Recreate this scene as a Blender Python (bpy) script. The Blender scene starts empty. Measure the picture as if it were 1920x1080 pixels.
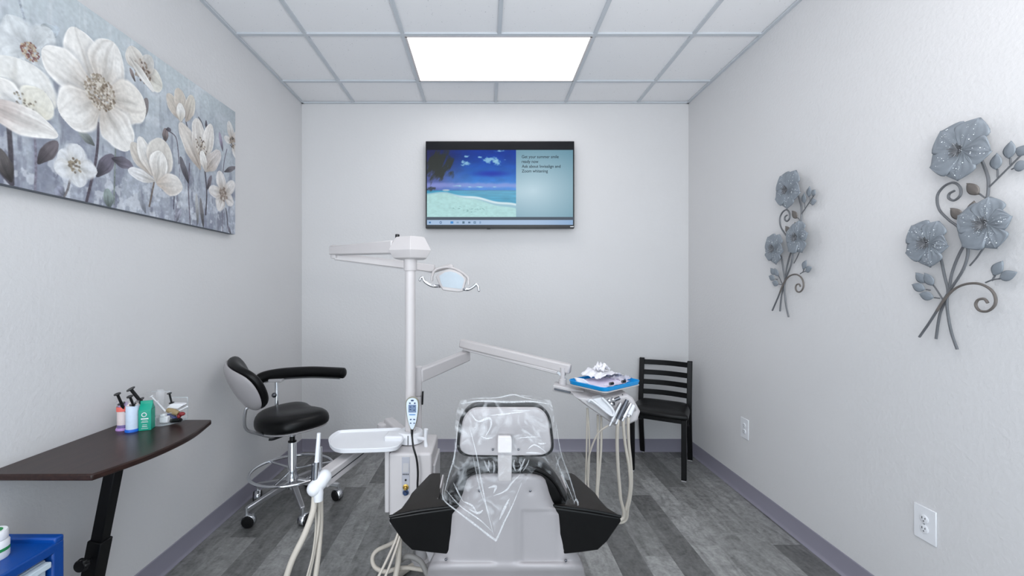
import bpy, bmesh, math, random
import numpy as np
from mathutils import Vector, Matrix
random.seed(7)
rng = np.random.default_rng(11)
C = bpy.context.scene.collection
F, CX, CY, H = 800.0, 910.0, 542.0, 1.42      # focal length in pixels, vanishing point, eye height
XL, XR, YB, ZC, YF = -1.605, 1.778, 3.733, 3.05, -.8
def P(px, py, Y): return Vector(((px-CX)/F*Y, Y, H-(py-CY)/F*Y))
def srgb(r, g, b):
    f = lambda c: (c/255/12.92) if c/255 <= .04045 else ((c/255+.055)/1.055)**2.4
    return (f(r), f(g), f(b), 1)

# ---------------------------------------------------------------- materials
MATS = {}
def mat(name, col, rough=.5, metal=0, bump=0, bscale=60, spec=.5, coat=0, emit=None, estr=0, trans=0, var=0, vscale=8, ior=1.45):
    m = bpy.data.materials.new(name); m.use_nodes = True
    nt = m.node_tree; b = nt.nodes['Principled BSDF']
    b.inputs['Base Color'].default_value = col
    b.inputs['Roughness'].default_value = rough
    b.inputs['Metallic'].default_value = metal
    b.inputs['Specular IOR Level'].default_value = spec
    b.inputs['Coat Weight'].default_value = coat
    b.inputs['Transmission Weight'].default_value = trans
    b.inputs['IOR'].default_value = ior
    if emit: b.inputs['Emission Color'].default_value = emit; b.inputs['Emission Strength'].default_value = estr
    tc = nt.nodes.new('ShaderNodeTexCoord')
    n = nt.nodes.new('ShaderNodeTexNoise'); n.inputs['Scale'].default_value = vscale; n.inputs['Detail'].default_value = 4
    nt.links.new(tc.outputs['Object'], n.inputs['Vector'])
    mx = nt.nodes.new('ShaderNodeMix'); mx.data_type = 'RGBA'
    v = max(var, .03)
    mx.inputs[6].default_value = tuple(c*(1-v) for c in col[:3])+(1,)
    mx.inputs[7].default_value = tuple(min(1, c*(1+v)) for c in col[:3])+(1,)
    nt.links.new(n.outputs['Fac'], mx.inputs[0]); nt.links.new(mx.outputs[2], b.inputs['Base Color'])
    if bump:
        n2 = nt.nodes.new('ShaderNodeTexNoise'); n2.inputs['Scale'].default_value = bscale; n2.inputs['Detail'].default_value = 3
        nt.links.new(tc.outputs['Object'], n2.inputs['Vector'])
        bp = nt.nodes.new('ShaderNodeBump'); bp.inputs['Strength'].default_value = bump; bp.inputs['Distance'].default_value = .004
        nt.links.new(n2.outputs['Fac'], bp.inputs['Height']); nt.links.new(bp.outputs['Normal'], b.inputs['Normal'])
    MATS[name] = m
    return m
def attr_mat(name, rough=.6, emit=0, bump=0):
    m = bpy.data.materials.new(name); m.use_nodes = True
    nt = m.node_tree; b = nt.nodes['Principled BSDF']; a = nt.nodes.new('ShaderNodeAttribute'); a.attribute_name = 'Col'
    if emit:
        b.inputs['Base Color'].default_value = (.004, .004, .005, 1)
        nt.links.new(a.outputs['Color'], b.inputs['Emission Color']); b.inputs['Emission Strength'].default_value = emit
    else: nt.links.new(a.outputs['Color'], b.inputs['Base Color'])
    b.inputs['Roughness'].default_value = rough; b.inputs['Specular IOR Level'].default_value = .3
    if bump:
        tc = nt.nodes.new('ShaderNodeTexCoord'); n2 = nt.nodes.new('ShaderNodeTexNoise'); n2.inputs['Scale'].default_value = 350
        nt.links.new(tc.outputs['Object'], n2.inputs['Vector']); bp = nt.nodes.new('ShaderNodeBump')
        bp.inputs['Strength'].default_value = bump; bp.inputs['Distance'].default_value = .001
        nt.links.new(n2.outputs['Fac'], bp.inputs['Height']); nt.links.new(bp.outputs['Normal'], b.inputs['Normal'])
    return m
WALL = mat('wall_paint', srgb(214, 213, 214), .55, bump=.36, bscale=62, var=.02, vscale=1.5, spec=.3)
TBAR = mat('grid_metal', srgb(196, 201, 207), .45)
BASEB = mat('cove_base_vinyl', srgb(140, 137, 150), .4)
WHITE = mat('white_enamel', srgb(201, 196, 196), .3, coat=.2)
WARM = mat('cream_plastic', srgb(202, 198, 199), .4)
GREYP = mat('grey_white_plastic', srgb(164, 160, 162), .36, bump=.05, bscale=400, coat=.1)
SHADEP = mat('pale_grey_plastic', srgb(190, 188, 190), .45)
PUREW = mat('bright_white_plastic', srgb(228, 229, 233), .35)
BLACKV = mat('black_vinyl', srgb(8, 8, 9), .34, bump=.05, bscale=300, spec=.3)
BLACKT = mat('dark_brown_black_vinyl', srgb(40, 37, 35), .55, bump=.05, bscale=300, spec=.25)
BLACKM = mat('black_metal', srgb(11, 11, 13), .42, spec=.3)
BLACKP = mat('black_plastic', srgb(16, 16, 18), .3)
CHROME = mat('chrome', srgb(220, 222, 226), .12, metal=1)
STEEL = mat('satin_aluminium', srgb(190, 190, 193), .32, metal=.85)
DKSTEEL = mat('dark_steel', srgb(110, 112, 118), .3, metal=1)
GALV = mat('galvanised_metal', srgb(134, 141, 149), .5, metal=.2, var=.2, vscale=30)
GALVD = mat('dark_galvanised_metal', srgb(118, 120, 124), .45, metal=.6, var=.3, vscale=18)
GALVB = mat('brown_grey_metal', srgb(118, 112, 108), .5, metal=.5, var=.25, vscale=20)
HOSE = mat('cream_rubber_hose', srgb(205, 197, 186), .5)
HOSEG = mat('grey_rubber_hose', srgb(140, 138, 136), .55)
BLUE = mat('blue_plastic', srgb(0, 64, 142), .35, bump=.05, bscale=200)
BLUET = mat('bright_blue_tray_plastic', srgb(20, 150, 220), .3)
FROST = mat('frosted_drawer_plastic', srgb(196, 210, 220), .35)
PAPER = mat('paper_white', srgb(240, 238, 243), .8)
LILAC = mat('lilac_paper', srgb(222, 213, 235), .75)
DIFF = mat('led_panel', (1, 1, 1, 1), .5, emit=(1, .985, .97, 1), estr=2.3)
LENS = mat('lamp_lens', srgb(188, 199, 208), .3, var=.08, vscale=20, spec=.3)
TEAL = mat('teal_card', srgb(0, 150, 125), .4)
TEALD = mat('dark_teal_card', srgb(0, 112, 98), .45)
CORAL = mat('coral_label', srgb(232, 110, 100), .5)
PINKC = mat('pale_pink_label', srgb(232, 214, 212), .5)
PURP = mat('purple_band', srgb(96, 60, 150), .45)
LILC = mat('lilac_plastic', srgb(190, 150, 215), .4)
ICE = mat('ice_blue_label', srgb(204, 219, 238), .45, var=.08, vscale=60)
BLUEB = mat('blue_band', srgb(20, 100, 205), .4)
GREENB = mat('green_label', srgb(40, 135, 75), .5)
TAN = mat('tan_plaster', srgb(150, 130, 95), .6, var=.15, vscale=80)
RED = mat('dark_red_rubber', srgb(130, 38, 42), .5)
NAVY = mat('navy_plastic', srgb(45, 55, 110), .5)
BTN = mat('navy_button', srgb(40, 62, 100), .4)
LCD = mat('lcd_grey_blue', srgb(110, 130, 160), .25)
BRASS = mat('brass', srgb(190, 160, 90), .25, metal=1)
SPECK = mat('white_paint_fleck', srgb(236, 240, 244), .6)
SLOT = mat('dark_slot', srgb(60, 62, 66), .6)
INK = mat('screen_ink', srgb(16, 34, 46), .6)

def wood_mat():
    m = mat('dark_walnut_laminate', srgb(72, 50, 44), .3, spec=.28)
    nt = m.node_tree; b = nt.nodes['Principled BSDF']
    tc = nt.nodes.new('ShaderNodeTexCoord'); mp = nt.nodes.new('ShaderNodeMapping'); mp.inputs['Scale'].default_value = (30, 2.5, 30)
    n = nt.nodes.new('ShaderNodeTexNoise'); n.inputs['Scale'].default_value = 3; n.inputs['Detail'].default_value = 8
    r = nt.nodes.new('ShaderNodeValToRGB'); r.color_ramp.elements[0].position = .3; r.color_ramp.elements[1].position = .75
    r.color_ramp.elements[0].color = srgb(34, 23, 21); r.color_ramp.elements[1].color = srgb(54, 37, 33)
    nt.links.new(tc.outputs['Object'], mp.inputs['Vector']); nt.links.new(mp.outputs[0], n.inputs['Vector'])
    nt.links.new(n.outputs['Fac'], r.inputs['Fac']); nt.links.new(r.outputs['Color'], b.inputs['Base Color'])
    return m
WOOD = wood_mat()
def ceiling_mat():
    m = bpy.data.materials.new('acoustic_tile'); m.use_nodes = True
    nt = m.node_tree; b = nt.nodes['Principled BSDF']; b.inputs['Roughness'].default_value = .9
    tc = nt.nodes.new('ShaderNodeTexCoord')
    v = nt.nodes.new('ShaderNodeTexVoronoi'); v.inputs['Scale'].default_value = 62; v.inputs['Randomness'].default_value = 1
    n = nt.nodes.new('ShaderNodeTexNoise'); n.inputs['Scale'].default_value = 45; n.inputs['Detail'].default_value = 4
    for x in (v, n): nt.links.new(tc.outputs['Object'], x.inputs['Vector'])
    r = nt.nodes.new('ShaderNodeValToRGB'); r.color_ramp.elements[0].position = .12; r.color_ramp.elements[0].color = srgb(168, 170, 175)
    r.color_ramp.elements[1].position = .27; r.color_ramp.elements[1].color = srgb(238, 238, 240)
    ad = nt.nodes.new('ShaderNodeMath'); ad.operation = 'MULTIPLY_ADD'; ad.inputs[1].default_value = .55; ad.inputs[2].default_value = -.12
    a2 = nt.nodes.new('ShaderNodeMath'); a2.operation = 'ADD'
    nt.links.new(n.outputs['Fac'], ad.inputs[0]); nt.links.new(ad.outputs[0], a2.inputs[0]); nt.links.new(v.outputs['Distance'], a2.inputs[1])
    nt.links.new(a2.outputs[0], r.inputs['Fac']); nt.links.new(r.outputs['Color'], b.inputs['Base Color'])
    bp = nt.nodes.new('ShaderNodeBump'); bp.inputs['Strength'].default_value = .3; bp.inputs['Distance'].default_value = .004
    nt.links.new(r.outputs['Color'], bp.inputs['Height']); nt.links.new(bp.outputs['Normal'], b.inputs['Normal'])
    return m
CEIL = ceiling_mat()
def floor_mat():
    m = bpy.data.materials.new('slate_plank_vinyl'); m.use_nodes = True
    nt = m.node_tree; b = nt.nodes['Principled BSDF']; b.inputs['Roughness'].default_value = .38
    b.inputs['Specular IOR Level'].default_value = .4
    a = nt.nodes.new('ShaderNodeAttribute'); a.attribute_name = 'Col'
    o = nt.nodes.new('ShaderNodeAttribute'); o.attribute_name = 'Off'
    tc = nt.nodes.new('ShaderNodeTexCoord'); ad = nt.nodes.new('ShaderNodeVectorMath'); ad.operation = 'ADD'
    nt.links.new(tc.outputs['Object'], ad.inputs[0]); nt.links.new(o.outputs['Color'], ad.inputs[1])
    n1 = nt.nodes.new('ShaderNodeTexNoise'); n1.inputs['Scale'].default_value = 9; n1.inputs['Detail'].default_value = 9; n1.inputs['Roughness'].default_value = .65; n1.inputs['Distortion'].default_value = 1.6
    mp = nt.nodes.new('ShaderNodeMapping'); mp.inputs['Scale'].default_value = (9, 1.6, 1)
    n2 = nt.nodes.new('ShaderNodeTexNoise'); n2.inputs['Scale'].default_value = 2.2; n2.inputs['Detail'].default_value = 7; n2.inputs['Distortion'].default_value = 1.2
    n3 = nt.nodes.new('ShaderNodeTexNoise'); n3.inputs['Scale'].default_value = 70; n3.inputs['Detail'].default_value = 5
    nt.links.new(ad.outputs[0], n1.inputs['Vector']); nt.links.new(ad.outputs[0], mp.inputs['Vector']); nt.links.new(mp.outputs[0], n2.inputs['Vector']); nt.links.new(ad.outputs[0], n3.inputs['Vector'])
    def mad(src, k, c):
        x = nt.nodes.new('ShaderNodeMath'); x.operation = 'MULTIPLY_ADD'; x.inputs[1].default_value = k; x.inputs[2].default_value = c
        nt.links.new(src, x.inputs[0]); return x.outputs[0]
    def add(p, q):
        x = nt.nodes.new('ShaderNodeMath'); x.operation = 'ADD'; nt.links.new(p, x.inputs[0]); nt.links.new(q, x.inputs[1]); return x.outputs[0]
    s = add(add(mad(n1.outputs['Fac'], 1.5, -.75+1), mad(n2.outputs['Fac'], 1.2, -.6)), mad(n3.outputs['Fac'], .8, -.4))
    mul = nt.nodes.new('ShaderNodeVectorMath'); mul.operation = 'SCALE'
    nt.links.new(a.outputs['Color'], mul.inputs[0]); nt.links.new(s, mul.inputs['Scale']); nt.links.new(mul.outputs[0], b.inputs['Base Color'])
    bp = nt.nodes.new('ShaderNodeBump'); bp.inputs['Strength'].default_value = .12; bp.inputs['Distance'].default_value = .003
    nt.links.new(s, bp.inputs['Height']); nt.links.new(bp.outputs['Normal'], b.inputs['Normal'])
    return m
FLOORM = floor_mat()
def film_mat(name, base, ridge, rough=.12, col=(.9, .92, .95, 1), scale=9):
    m = bpy.data.materials.new(name); m.use_nodes = True
    nt = m.node_tree; b = nt.nodes['Principled BSDF']; out = nt.nodes['Material Output']
    b.inputs['Base Color'].default_value = col; b.inputs['Roughness'].default_value = rough; b.inputs['Specular IOR Level'].default_value = .9
    tr = nt.nodes.new('ShaderNodeBsdfTransparent'); mx = nt.nodes.new('ShaderNodeMixShader')
    tc = nt.nodes.new('ShaderNodeTexCoord'); n = nt.nodes.new('ShaderNodeTexNoise'); n.inputs['Scale'].default_value = scale; n.inputs['Detail'].default_value = 5; n.inputs['Distortion'].default_value = 2
    r = nt.nodes.new('ShaderNodeValToRGB'); r.color_ramp.elements[0].position = .5; r.color_ramp.elements[1].position = .78
    r.color_ramp.elements[0].color = (base,)*3+(1,); r.color_ramp.elements[1].color = (ridge,)*3+(1,)
    nt.links.new(tc.outputs['Object'], n.inputs['Vector']); nt.links.new(n.outputs['Fac'], r.inputs['Fac'])
    nt.links.new(r.outputs['Color'], mx.inputs['Fac']); nt.links.new(tr.outputs[0], mx.inputs[1]); nt.links.new(b.outputs[0], mx.inputs[2]); nt.links.new(mx.outputs[0], out.inputs['Surface'])
    bp = nt.nodes.new('ShaderNodeBump'); bp.inputs['Strength'].default_value = .6; bp.inputs['Distance'].default_value = .01
    nt.links.new(n.outputs['Fac'], bp.inputs['Height']); nt.links.new(bp.outputs['Normal'], b.inputs['Normal'])
    return m
FILM = film_mat('clear_plastic_film', .02, .40, scale=15)
CREASE_GLINT = film_mat('film_crease_glint', .20, .45, .1, (.93, .95, .98, 1), 60)  # whitish strips for bag folds and edges, with bright glints put into the colour
ACRYL = film_mat('clear_acrylic', .04, .09, .08, (.85, .9, .93, 1), 3)
CLEARP = film_mat('clear_cup_plastic', .14, .24, .1, (.92, .92, .95, 1), 3)
ACRYLE = film_mat('acrylic_edge', .6, .7, .1, (.62, .68, .72, 1), 3)

# ---------------------------------------------------------------- mesh builder
def catmull(pts, n=6, closed=False):
    pts = [Vector(p) for p in pts]
    if len(pts) < 3: return pts
    out = []; m = len(pts); rngi = range(m if closed else m-1)
    for i in rngi:
        g = (lambda k: pts[k % m]) if closed else (lambda k: pts[max(0, min(m-1, k))])
        p0, p1, p2, p3 = g(i-1), g(i), g(i+1), g(i+2)
        for k in range(n):
            t = k/n
            out.append(.5*((2*p1)+(p2-p0)*t+(2*p0-5*p1+4*p2-p3)*t*t+(3*p1-p0-3*p2+p3)*t**3))
    if not closed: out.append(pts[-1])
    return out
def rot(axis, deg): return Matrix.Rotation(math.radians(deg), 4, axis)
class MB:
    def __init__(s): s.v = []; s.f = []; s.mi = []; s.m = 0
    def mat(s, i): s.m = i; return s
    def add(s, vs, fs):
        o = len(s.v); s.v += [Vector(v) for v in vs]
        for f in fs: s.f.append([i+o for i in f]); s.mi.append(s.m)
        return s
    def box(s, c, d, M=None):
        c = Vector(c); vs = []
        for z in (-1, 1):
            for x, y in ((-1, -1), (1, -1), (1, 1), (-1, 1)):
                p = Vector((x*d[0]/2, y*d[1]/2, z*d[2]/2)); vs.append(c+(M @ p if M else p))
        return s.add(vs, [(0, 3, 2, 1), (4, 5, 6, 7), (0, 1, 5, 4), (1, 2, 6, 5), (2, 3, 7, 6), (3, 0, 4, 7)])
    def beam(s, a, b, w, h, up=(0, 0, 1), w2=None, h2=None):
        a, b = Vector(a), Vector(b); d = (b-a).normalized(); sx = d.cross(Vector(up)).normalized(); u = sx.cross(d)
        w2 = w2 or w; h2 = h2 or h; vs = []
        for p, ww, hh in ((a, w, h), (b, w2, h2)):
            for i, j in ((-1, -1), (1, -1), (1, 1), (-1, 1)): vs.append(p+sx*i*ww/2+u*j*hh/2)
        return s.add(vs, [(0, 1, 2, 3), (7, 6, 5, 4), (0, 4, 5, 1), (1, 5, 6, 2), (2, 6, 7, 3), (3, 7, 4, 0)])
    def rings(s, rs, cap=True, closed=True):
        n = len(rs[0]); vs = [p for r in rs for p in r]; fs = []
        for k in range(len(rs)-1):
            for i in range(n if closed else n-1):
                j = (i+1) % n; fs.append((k*n+i, k*n+j, (k+1)*n+j, (k+1)*n+i))
        if cap: fs.append(tuple(range(n))[::-1]); fs.append(tuple((len(rs)-1)*n+i for i in range(n)))
        return s.add(vs, fs)
    def tube(s, pts, r, n=10, smooth=5, r2=None, closed=False, flat=1.0):
        pts = catmull(pts, smooth, closed) if smooth else [Vector(p) for p in pts]
        rs = []; L = len(pts); prev = None
        for i, p in enumerate(pts):
            d = (pts[(i+1) % L]-pts[i-1]) if closed else (pts[min(L-1, i+1)]-pts[max(0, i-1)])
            d.normalize()
            if prev is None:
                up = Vector((0, 0, 1)) if abs(d.z) < .9 else Vector((1, 0, 0)); a = d.cross(up).normalized()
            else: a = (prev-d*prev.dot(d)).normalized()
            prev = a; b = d.cross(a); t = i/max(1, L-1)
            rr = r(t) if callable(r) else (r+(r2-r)*t if r2 is not None else r)
            rs.append([p+a*math.cos(2*math.pi*k/n)*rr+b*math.sin(2*math.pi*k/n)*rr*flat for k in range(n)])
        if closed: rs.append(rs[0]); return s.rings(rs, cap=False)
        return s.rings(rs)
    def lathe(s, prof, c=(0, 0, 0), M=None, n=24, cap=True):
        c = Vector(c); rs = []
        for r, z in prof:
            ring = []
            for k in range(n):
                p = Vector((r*math.cos(2*math.pi*k/n), r*math.sin(2*math.pi*k/n), z)); ring.append(c+(M @ p if M else p))
            rs.append(ring)
        return s.rings(rs, cap)
    def prism(s, poly, e, cap=True):   # poly of 3D points extruded by vector e
        poly = [Vector(p) for p in poly]; e = Vector(e)
        return s.rings([poly, [p+e for p in poly]], cap)
    def cushion(s, poly, e, layers):   # poly 3D outline; layers: (scale, offset along e)
        poly = [Vector(p) for p in poly]; e = Vector(e); c = sum(poly, Vector())/len(poly)
        rs = [[c+(p-c)*k+e*t for p in poly] for k, t in layers]
        return s.rings(rs)
    def grid(s, fn, nu, nv, closed=False):
        vs = [fn(i/(nu-1), j/(nv-1)) for j in range(nv) for i in range(nu)]
        fs = [(j*nu+i, j*nu+i+1, (j+1)*nu+i+1, (j+1)*nu+i) for j in range(nv-1) for i in range(nu-1)]
        return s.add(vs, fs)
    def ball(s, c, r, M=None, nu=16, nv=10, sc=(1, 1, 1)):
        prof = [(max(1e-4, r*math.sin(math.pi*k/nv)), -r*math.cos(math.pi*k/nv)) for k in range(nv+1)]
        S = Matrix.Diagonal((*sc, 1)); return s.lathe(prof, c, (M @ S) if M else S, nu)
    def build(s, name, m, parent=None, bevel=0, sub=0, smooth=40, seg=2, warp=None, solid=0, col=None):
        me = bpy.data.meshes.new(name)
        base = Vector()
        p = parent
        while p is not None: base += p.location if not p.get('local') else Vector(); p = p.parent
        vs = [(warp(v) if warp else v)-base for v in s.v]
        me.from_pydata([tuple(v) for v in vs], [], s.f)
        for x in (m if isinstance(m, (list, tuple)) else [m]): me.materials.append(x)
        me.polygons.foreach_set('material_index', s.mi)
        bm = bmesh.new(); bm.from_mesh(me); bmesh.ops.recalc_face_normals(bm, faces=bm.faces); bm.to_mesh(me); bm.free()
        o = bpy.data.objects.new(name, me); C.objects.link(o); o.parent = parent
        if smooth:
            me.polygons.foreach_set('use_smooth', [True]*len(me.polygons)); me.set_sharp_from_angle(angle=math.radians(180 if sub else smooth))
        if solid: d = o.modifiers.new('s', 'SOLIDIFY'); d.thickness = solid; d.offset = 0
        if bevel: d = o.modifiers.new('b', 'BEVEL'); d.width = bevel; d.segments = seg; d.limit_method = 'ANGLE'; d.angle_limit = math.radians(35); d.harden_normals = False
        if sub: d = o.modifiers.new('u', 'SUBSURF'); d.levels = sub; d.render_levels = sub
        return o
def tag(o, label, cat, group=None, kind=None):
    o['label'] = label; o['category'] = cat
    if group: o['group'] = group
    if kind: o['kind'] = kind
    return o
def thing(name, label, cat, loc=(0, 0, 0), rotz=0, group=None, local=False):
    o = bpy.data.objects.new(name, None); C.objects.link(o); o.location = loc; o.rotation_euler = (0, 0, rotz); o.empty_display_size = .05
    if local: o['local'] = 1
    return tag(o, label, cat, group)
def solo(mb, name, m, label, cat, group=None, loc=None, **k):
    o = mb.build(name, m, None, **k)
    if loc is None:
        zs = [v.co for v in o.data.vertices]; lo = Vector((sum(v.x for v in zs)/len(zs), sum(v.y for v in zs)/len(zs), min(v.z for v in zs)))
    else: lo = Vector(loc)
    o.data.transform(Matrix.Translation(-lo)); o.location = lo
    return tag(o, label, cat, group)
def struct(name, mb, m, **k):
    o = mb.build(name, m, None, **k); o['kind'] = 'structure'; return o
def dup(root, loc, label):
    r = root.copy(); C.objects.link(r); r.location = loc; r['label'] = label
    for ch in list(root.children):
        c = ch.copy(); C.objects.link(c); c.parent = r
        for g in list(ch.children):
            d = g.copy(); C.objects.link(d); d.parent = c
    return r
def setcol(o, cols, name='Col'):
    a = o.data.color_attributes.new(name, 'FLOAT_COLOR', 'POINT'); a.data.foreach_set('color', np.asarray(cols, dtype=np.float32).ravel())

# ---------------------------------------------------------------- camera, light, world
cam = bpy.data.cameras.new('camera'); co = bpy.data.objects.new('camera', cam); C.objects.link(co)
co.location = (0, 0, H); co.rotation_euler = (math.pi/2, 0, 0); cam.sensor_width = 36; cam.lens = F/1920*36
cam.shift_x = (960-CX)/1920; cam.shift_y = (CY-540)/1920; cam.clip_start = .05
bpy.context.scene.camera = co
sc = bpy.context.scene
sc.view_settings.view_transform = 'Standard'; sc.view_settings.look = 'None'; sc.view_settings.exposure = 0; sc.view_settings.gamma = 1
w = bpy.data.worlds.new('world'); sc.world = w; w.use_nodes = True
w.node_tree.nodes['Background'].inputs[0].default_value = (.79, .91, 1.0, 1); w.node_tree.nodes['Background'].inputs[1].default_value = 2.25
def area(name, loc, rotx, sx, sy, power, col):
    l = bpy.data.lights.new(name, 'AREA'); l.shape = 'RECTANGLE'; l.size = sx; l.size_y = sy; l.energy = power; l.color = col
    o = bpy.data.objects.new(name, l); C.objects.link(o); o.location = loc; o.rotation_euler = rotx; return o
area('ceiling_lamp_light', (.087, 3.03, 3.02), (0, 0, 0), 1.1, .5, 2, (1, .95, .9))
area('rear_fill_light', (.087, .3, 3.02), (0, 0, 0), 1.15, .58, 12, (1, .98, .97))  # added overhead fill, out of view; no fixture known there

o_ = area('side_fill_light', (-1.35, -.75, 1.2), (0, 0, 0), 1.3, 1.9, 32, (.97, .97, 1)); o_.rotation_euler = Vector((.72, .8, -.1)).to_track_quat('-Z', 'Y').to_euler()  # fill added behind the camera to lift the right wall; no window known
area('upward_fill_light', (.75, .1, 1.9), (math.radians(180-24), 0, 0), .9, .9, 31, (1, .97, .95))  # uplight added near the camera to brighten the ceiling, no real source

# ---------------------------------------------------------------- room shell
b = MB()
planks = {}
def setp(k, y0, y1, g): planks.setdefault(k, []).append((y0, y1, g))
LT, MD, DK = .295, .205, .13
setp(-1, 1.6, 2.6, LT); setp(0, 1.5, 2.72, DK); setp(1, 1.2, 2.27, LT*1.05); setp(1, 2.27, 3.49, MD); setp(2, 1.72, 2.94, DK*1.05); setp(2, 2.94, 4, MD*1.1)
setp(3, 1.98, 3.2, LT*.95); setp(4, 1.84, 3.06, MD*1.1); setp(4, 3.06, 4, DK); setp(5, 1.6, 2.82, MD*1.05); setp(6, 1.15, 2.37, DK*.95); setp(6, 2.37, 3.59, LT*.85); setp(7, 1, 2.9, DK)
setp(-10, 1.9, 3.12, LT*.8); setp(-11, 1.84, 3.06, DK); setp(-12, 1.4, 2.62, LT*.85); setp(-12, 2.62, 4, MD*.9); setp(-13, 1.9, 3.12, DK*1.2); setp(-14, 1.22, 2.44, LT*.75); setp(-14, 2.44, 3.66, DK*1.1)
setp(-9, 1.7, 2.92, MD*.95); setp(-8, 2.2, 3.42, MD*1.05); setp(-15, 1, 3, MD); setp(-7, 1.5, 2.72, MD*.75)
cols, offs = [], []
for k in range(-16, 8):
    x0, x1 = max(XL, .68+.153*k), min(XR, .68+.153*(k+1))
    if x1 <= x0: continue
    have = sorted(planks.get(k, [])); y = YF-random.random()*1.2; segs = []
    for (a, c, g) in have:
        while y < a-1e-4:
            e = a if a-y < 1.5 else y+1.22
            segs.append((y, e, random.choice((LT*.85, MD, MD*1.1, DK, DK*1.2)))); y = e
        segs.append((a, c, g)); y = c
    while y < YB:
        segs.append((y, y+1.22, random.choice((LT*.85, MD, MD*1.1, DK, DK*1.2)))); y += 1.22
    for (a, c, g) in segs:
        a, c = max(a, YF), min(c, YB)
        if c <= a: continue
        b.add([(x0, a, 0), (x1, a, 0), (x1, c, 0), (x0, c, 0)], [(0, 1, 2, 3)])
        o3 = [random.random()*20 for _ in range(3)]
        cols += [(g*1.0, g*1.0, g*.985, 1)]*4; offs += [(*o3, 1)]*4
fl = struct('floor', b, FLOORM, smooth=0); setcol(fl, cols); setcol(fl, offs, 'Off')
T = .1
struct('wall_back', MB().box(((XL+XR)/2, YB+T/2, ZC/2), (XR-XL+2*T, T, ZC)), WALL, smooth=0)
struct('wall_left', MB().box((XL-T/2, (YF+YB)/2, ZC/2), (T, YB-YF, ZC)), WALL, smooth=0)
struct('wall_right', MB().box((XR+T/2, (YF+YB)/2, ZC/2), (T, YB-YF, ZC)), WALL, smooth=0)
struct('ceiling', MB().box(((XL+XR)/2, (YF+YB)/2, ZC+.03), (XR-XL+2*T, YB-YF+T, .05)), CEIL, smooth=0)
b = MB()
GX = [-1.15, -.528, .09, .70, 1.33]; GY = [3.345-.617*k for k in range(9)]
for x in GX:
    if abs(x-.09) < .01:
        for a, c in ((3.345, YB), (.9, GY[1])): b.box((x, (a+c)/2, ZC), (.024, c-a, .012))
    else: b.box((x, (YF+YB)/2, ZC), (.024, YB-YF, .012))
for y in GY:
    if y > YF: b.box(((XL+XR)/2, y, ZC-.0005), (XR-XL, .024, .012))
for c, d in ((((XL+XR)/2, YB-.01), (XR-XL, .02)), ((XL+.01, (YF+YB)/2), (.02, YB-YF)), ((XR-.01, (YF+YB)/2), (.02, YB-YF))): b.box((*c, ZC-.004), (*d, .012))
struct('trim_1', b, TBAR, smooth=0)
def cove(name, a, c, n):      # vinyl cove base with a flared toe; n points into the room
    a, c, n = Vector(a), Vector(c), Vector(n)
    prof = [(0, 0), (.016, 0), (.016, .003), (.009, .010), (.005, .02), (.004, .106), (.002, .11), (0, .11)]
    struct(name, MB().rings([[p+n*u+Vector((0, 0, z)) for u, z in prof] for p in (a, c)]), BASEB, smooth=25)
cove('baseboard_back', (XL, YB, 0), (XR, YB, 0), (0, -1, 0))
cove('baseboard_left', (XL, YF, 0), (XL, YB, 0), (1, 0, 0))
cove('baseboard_right', (XR, YF, 0), (XR, YB, 0), (-1, 0, 0))

# ceiling light panel
t = thing('ceiling_light', 'bright white rectangular light panel set in the tiled ceiling', 'light', (.086, 3.037, ZC))
MB().box((.086, 3.037, ZC-.001), (1.186, .574, .006)).build('diffuser', DIFF, t, smooth=0)
b = MB(); x0, x1, y0, y1 = -.516, .688, 2.74, 3.333
for c, d in (((x0+x1)/2, y0+.005), (x1-x0, .012)), (((x0+x1)/2, y1-.005), (x1-x0, .012)), ((x0+.005, (y0+y1)/2), (.012, y1-y0)), ((x1-.005, (y0+y1)/2), (.012, y1-y0)): b.box((*c, ZC-.003), (*d, .012))
b.build('frame', WHITE, t, smooth=0)

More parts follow.
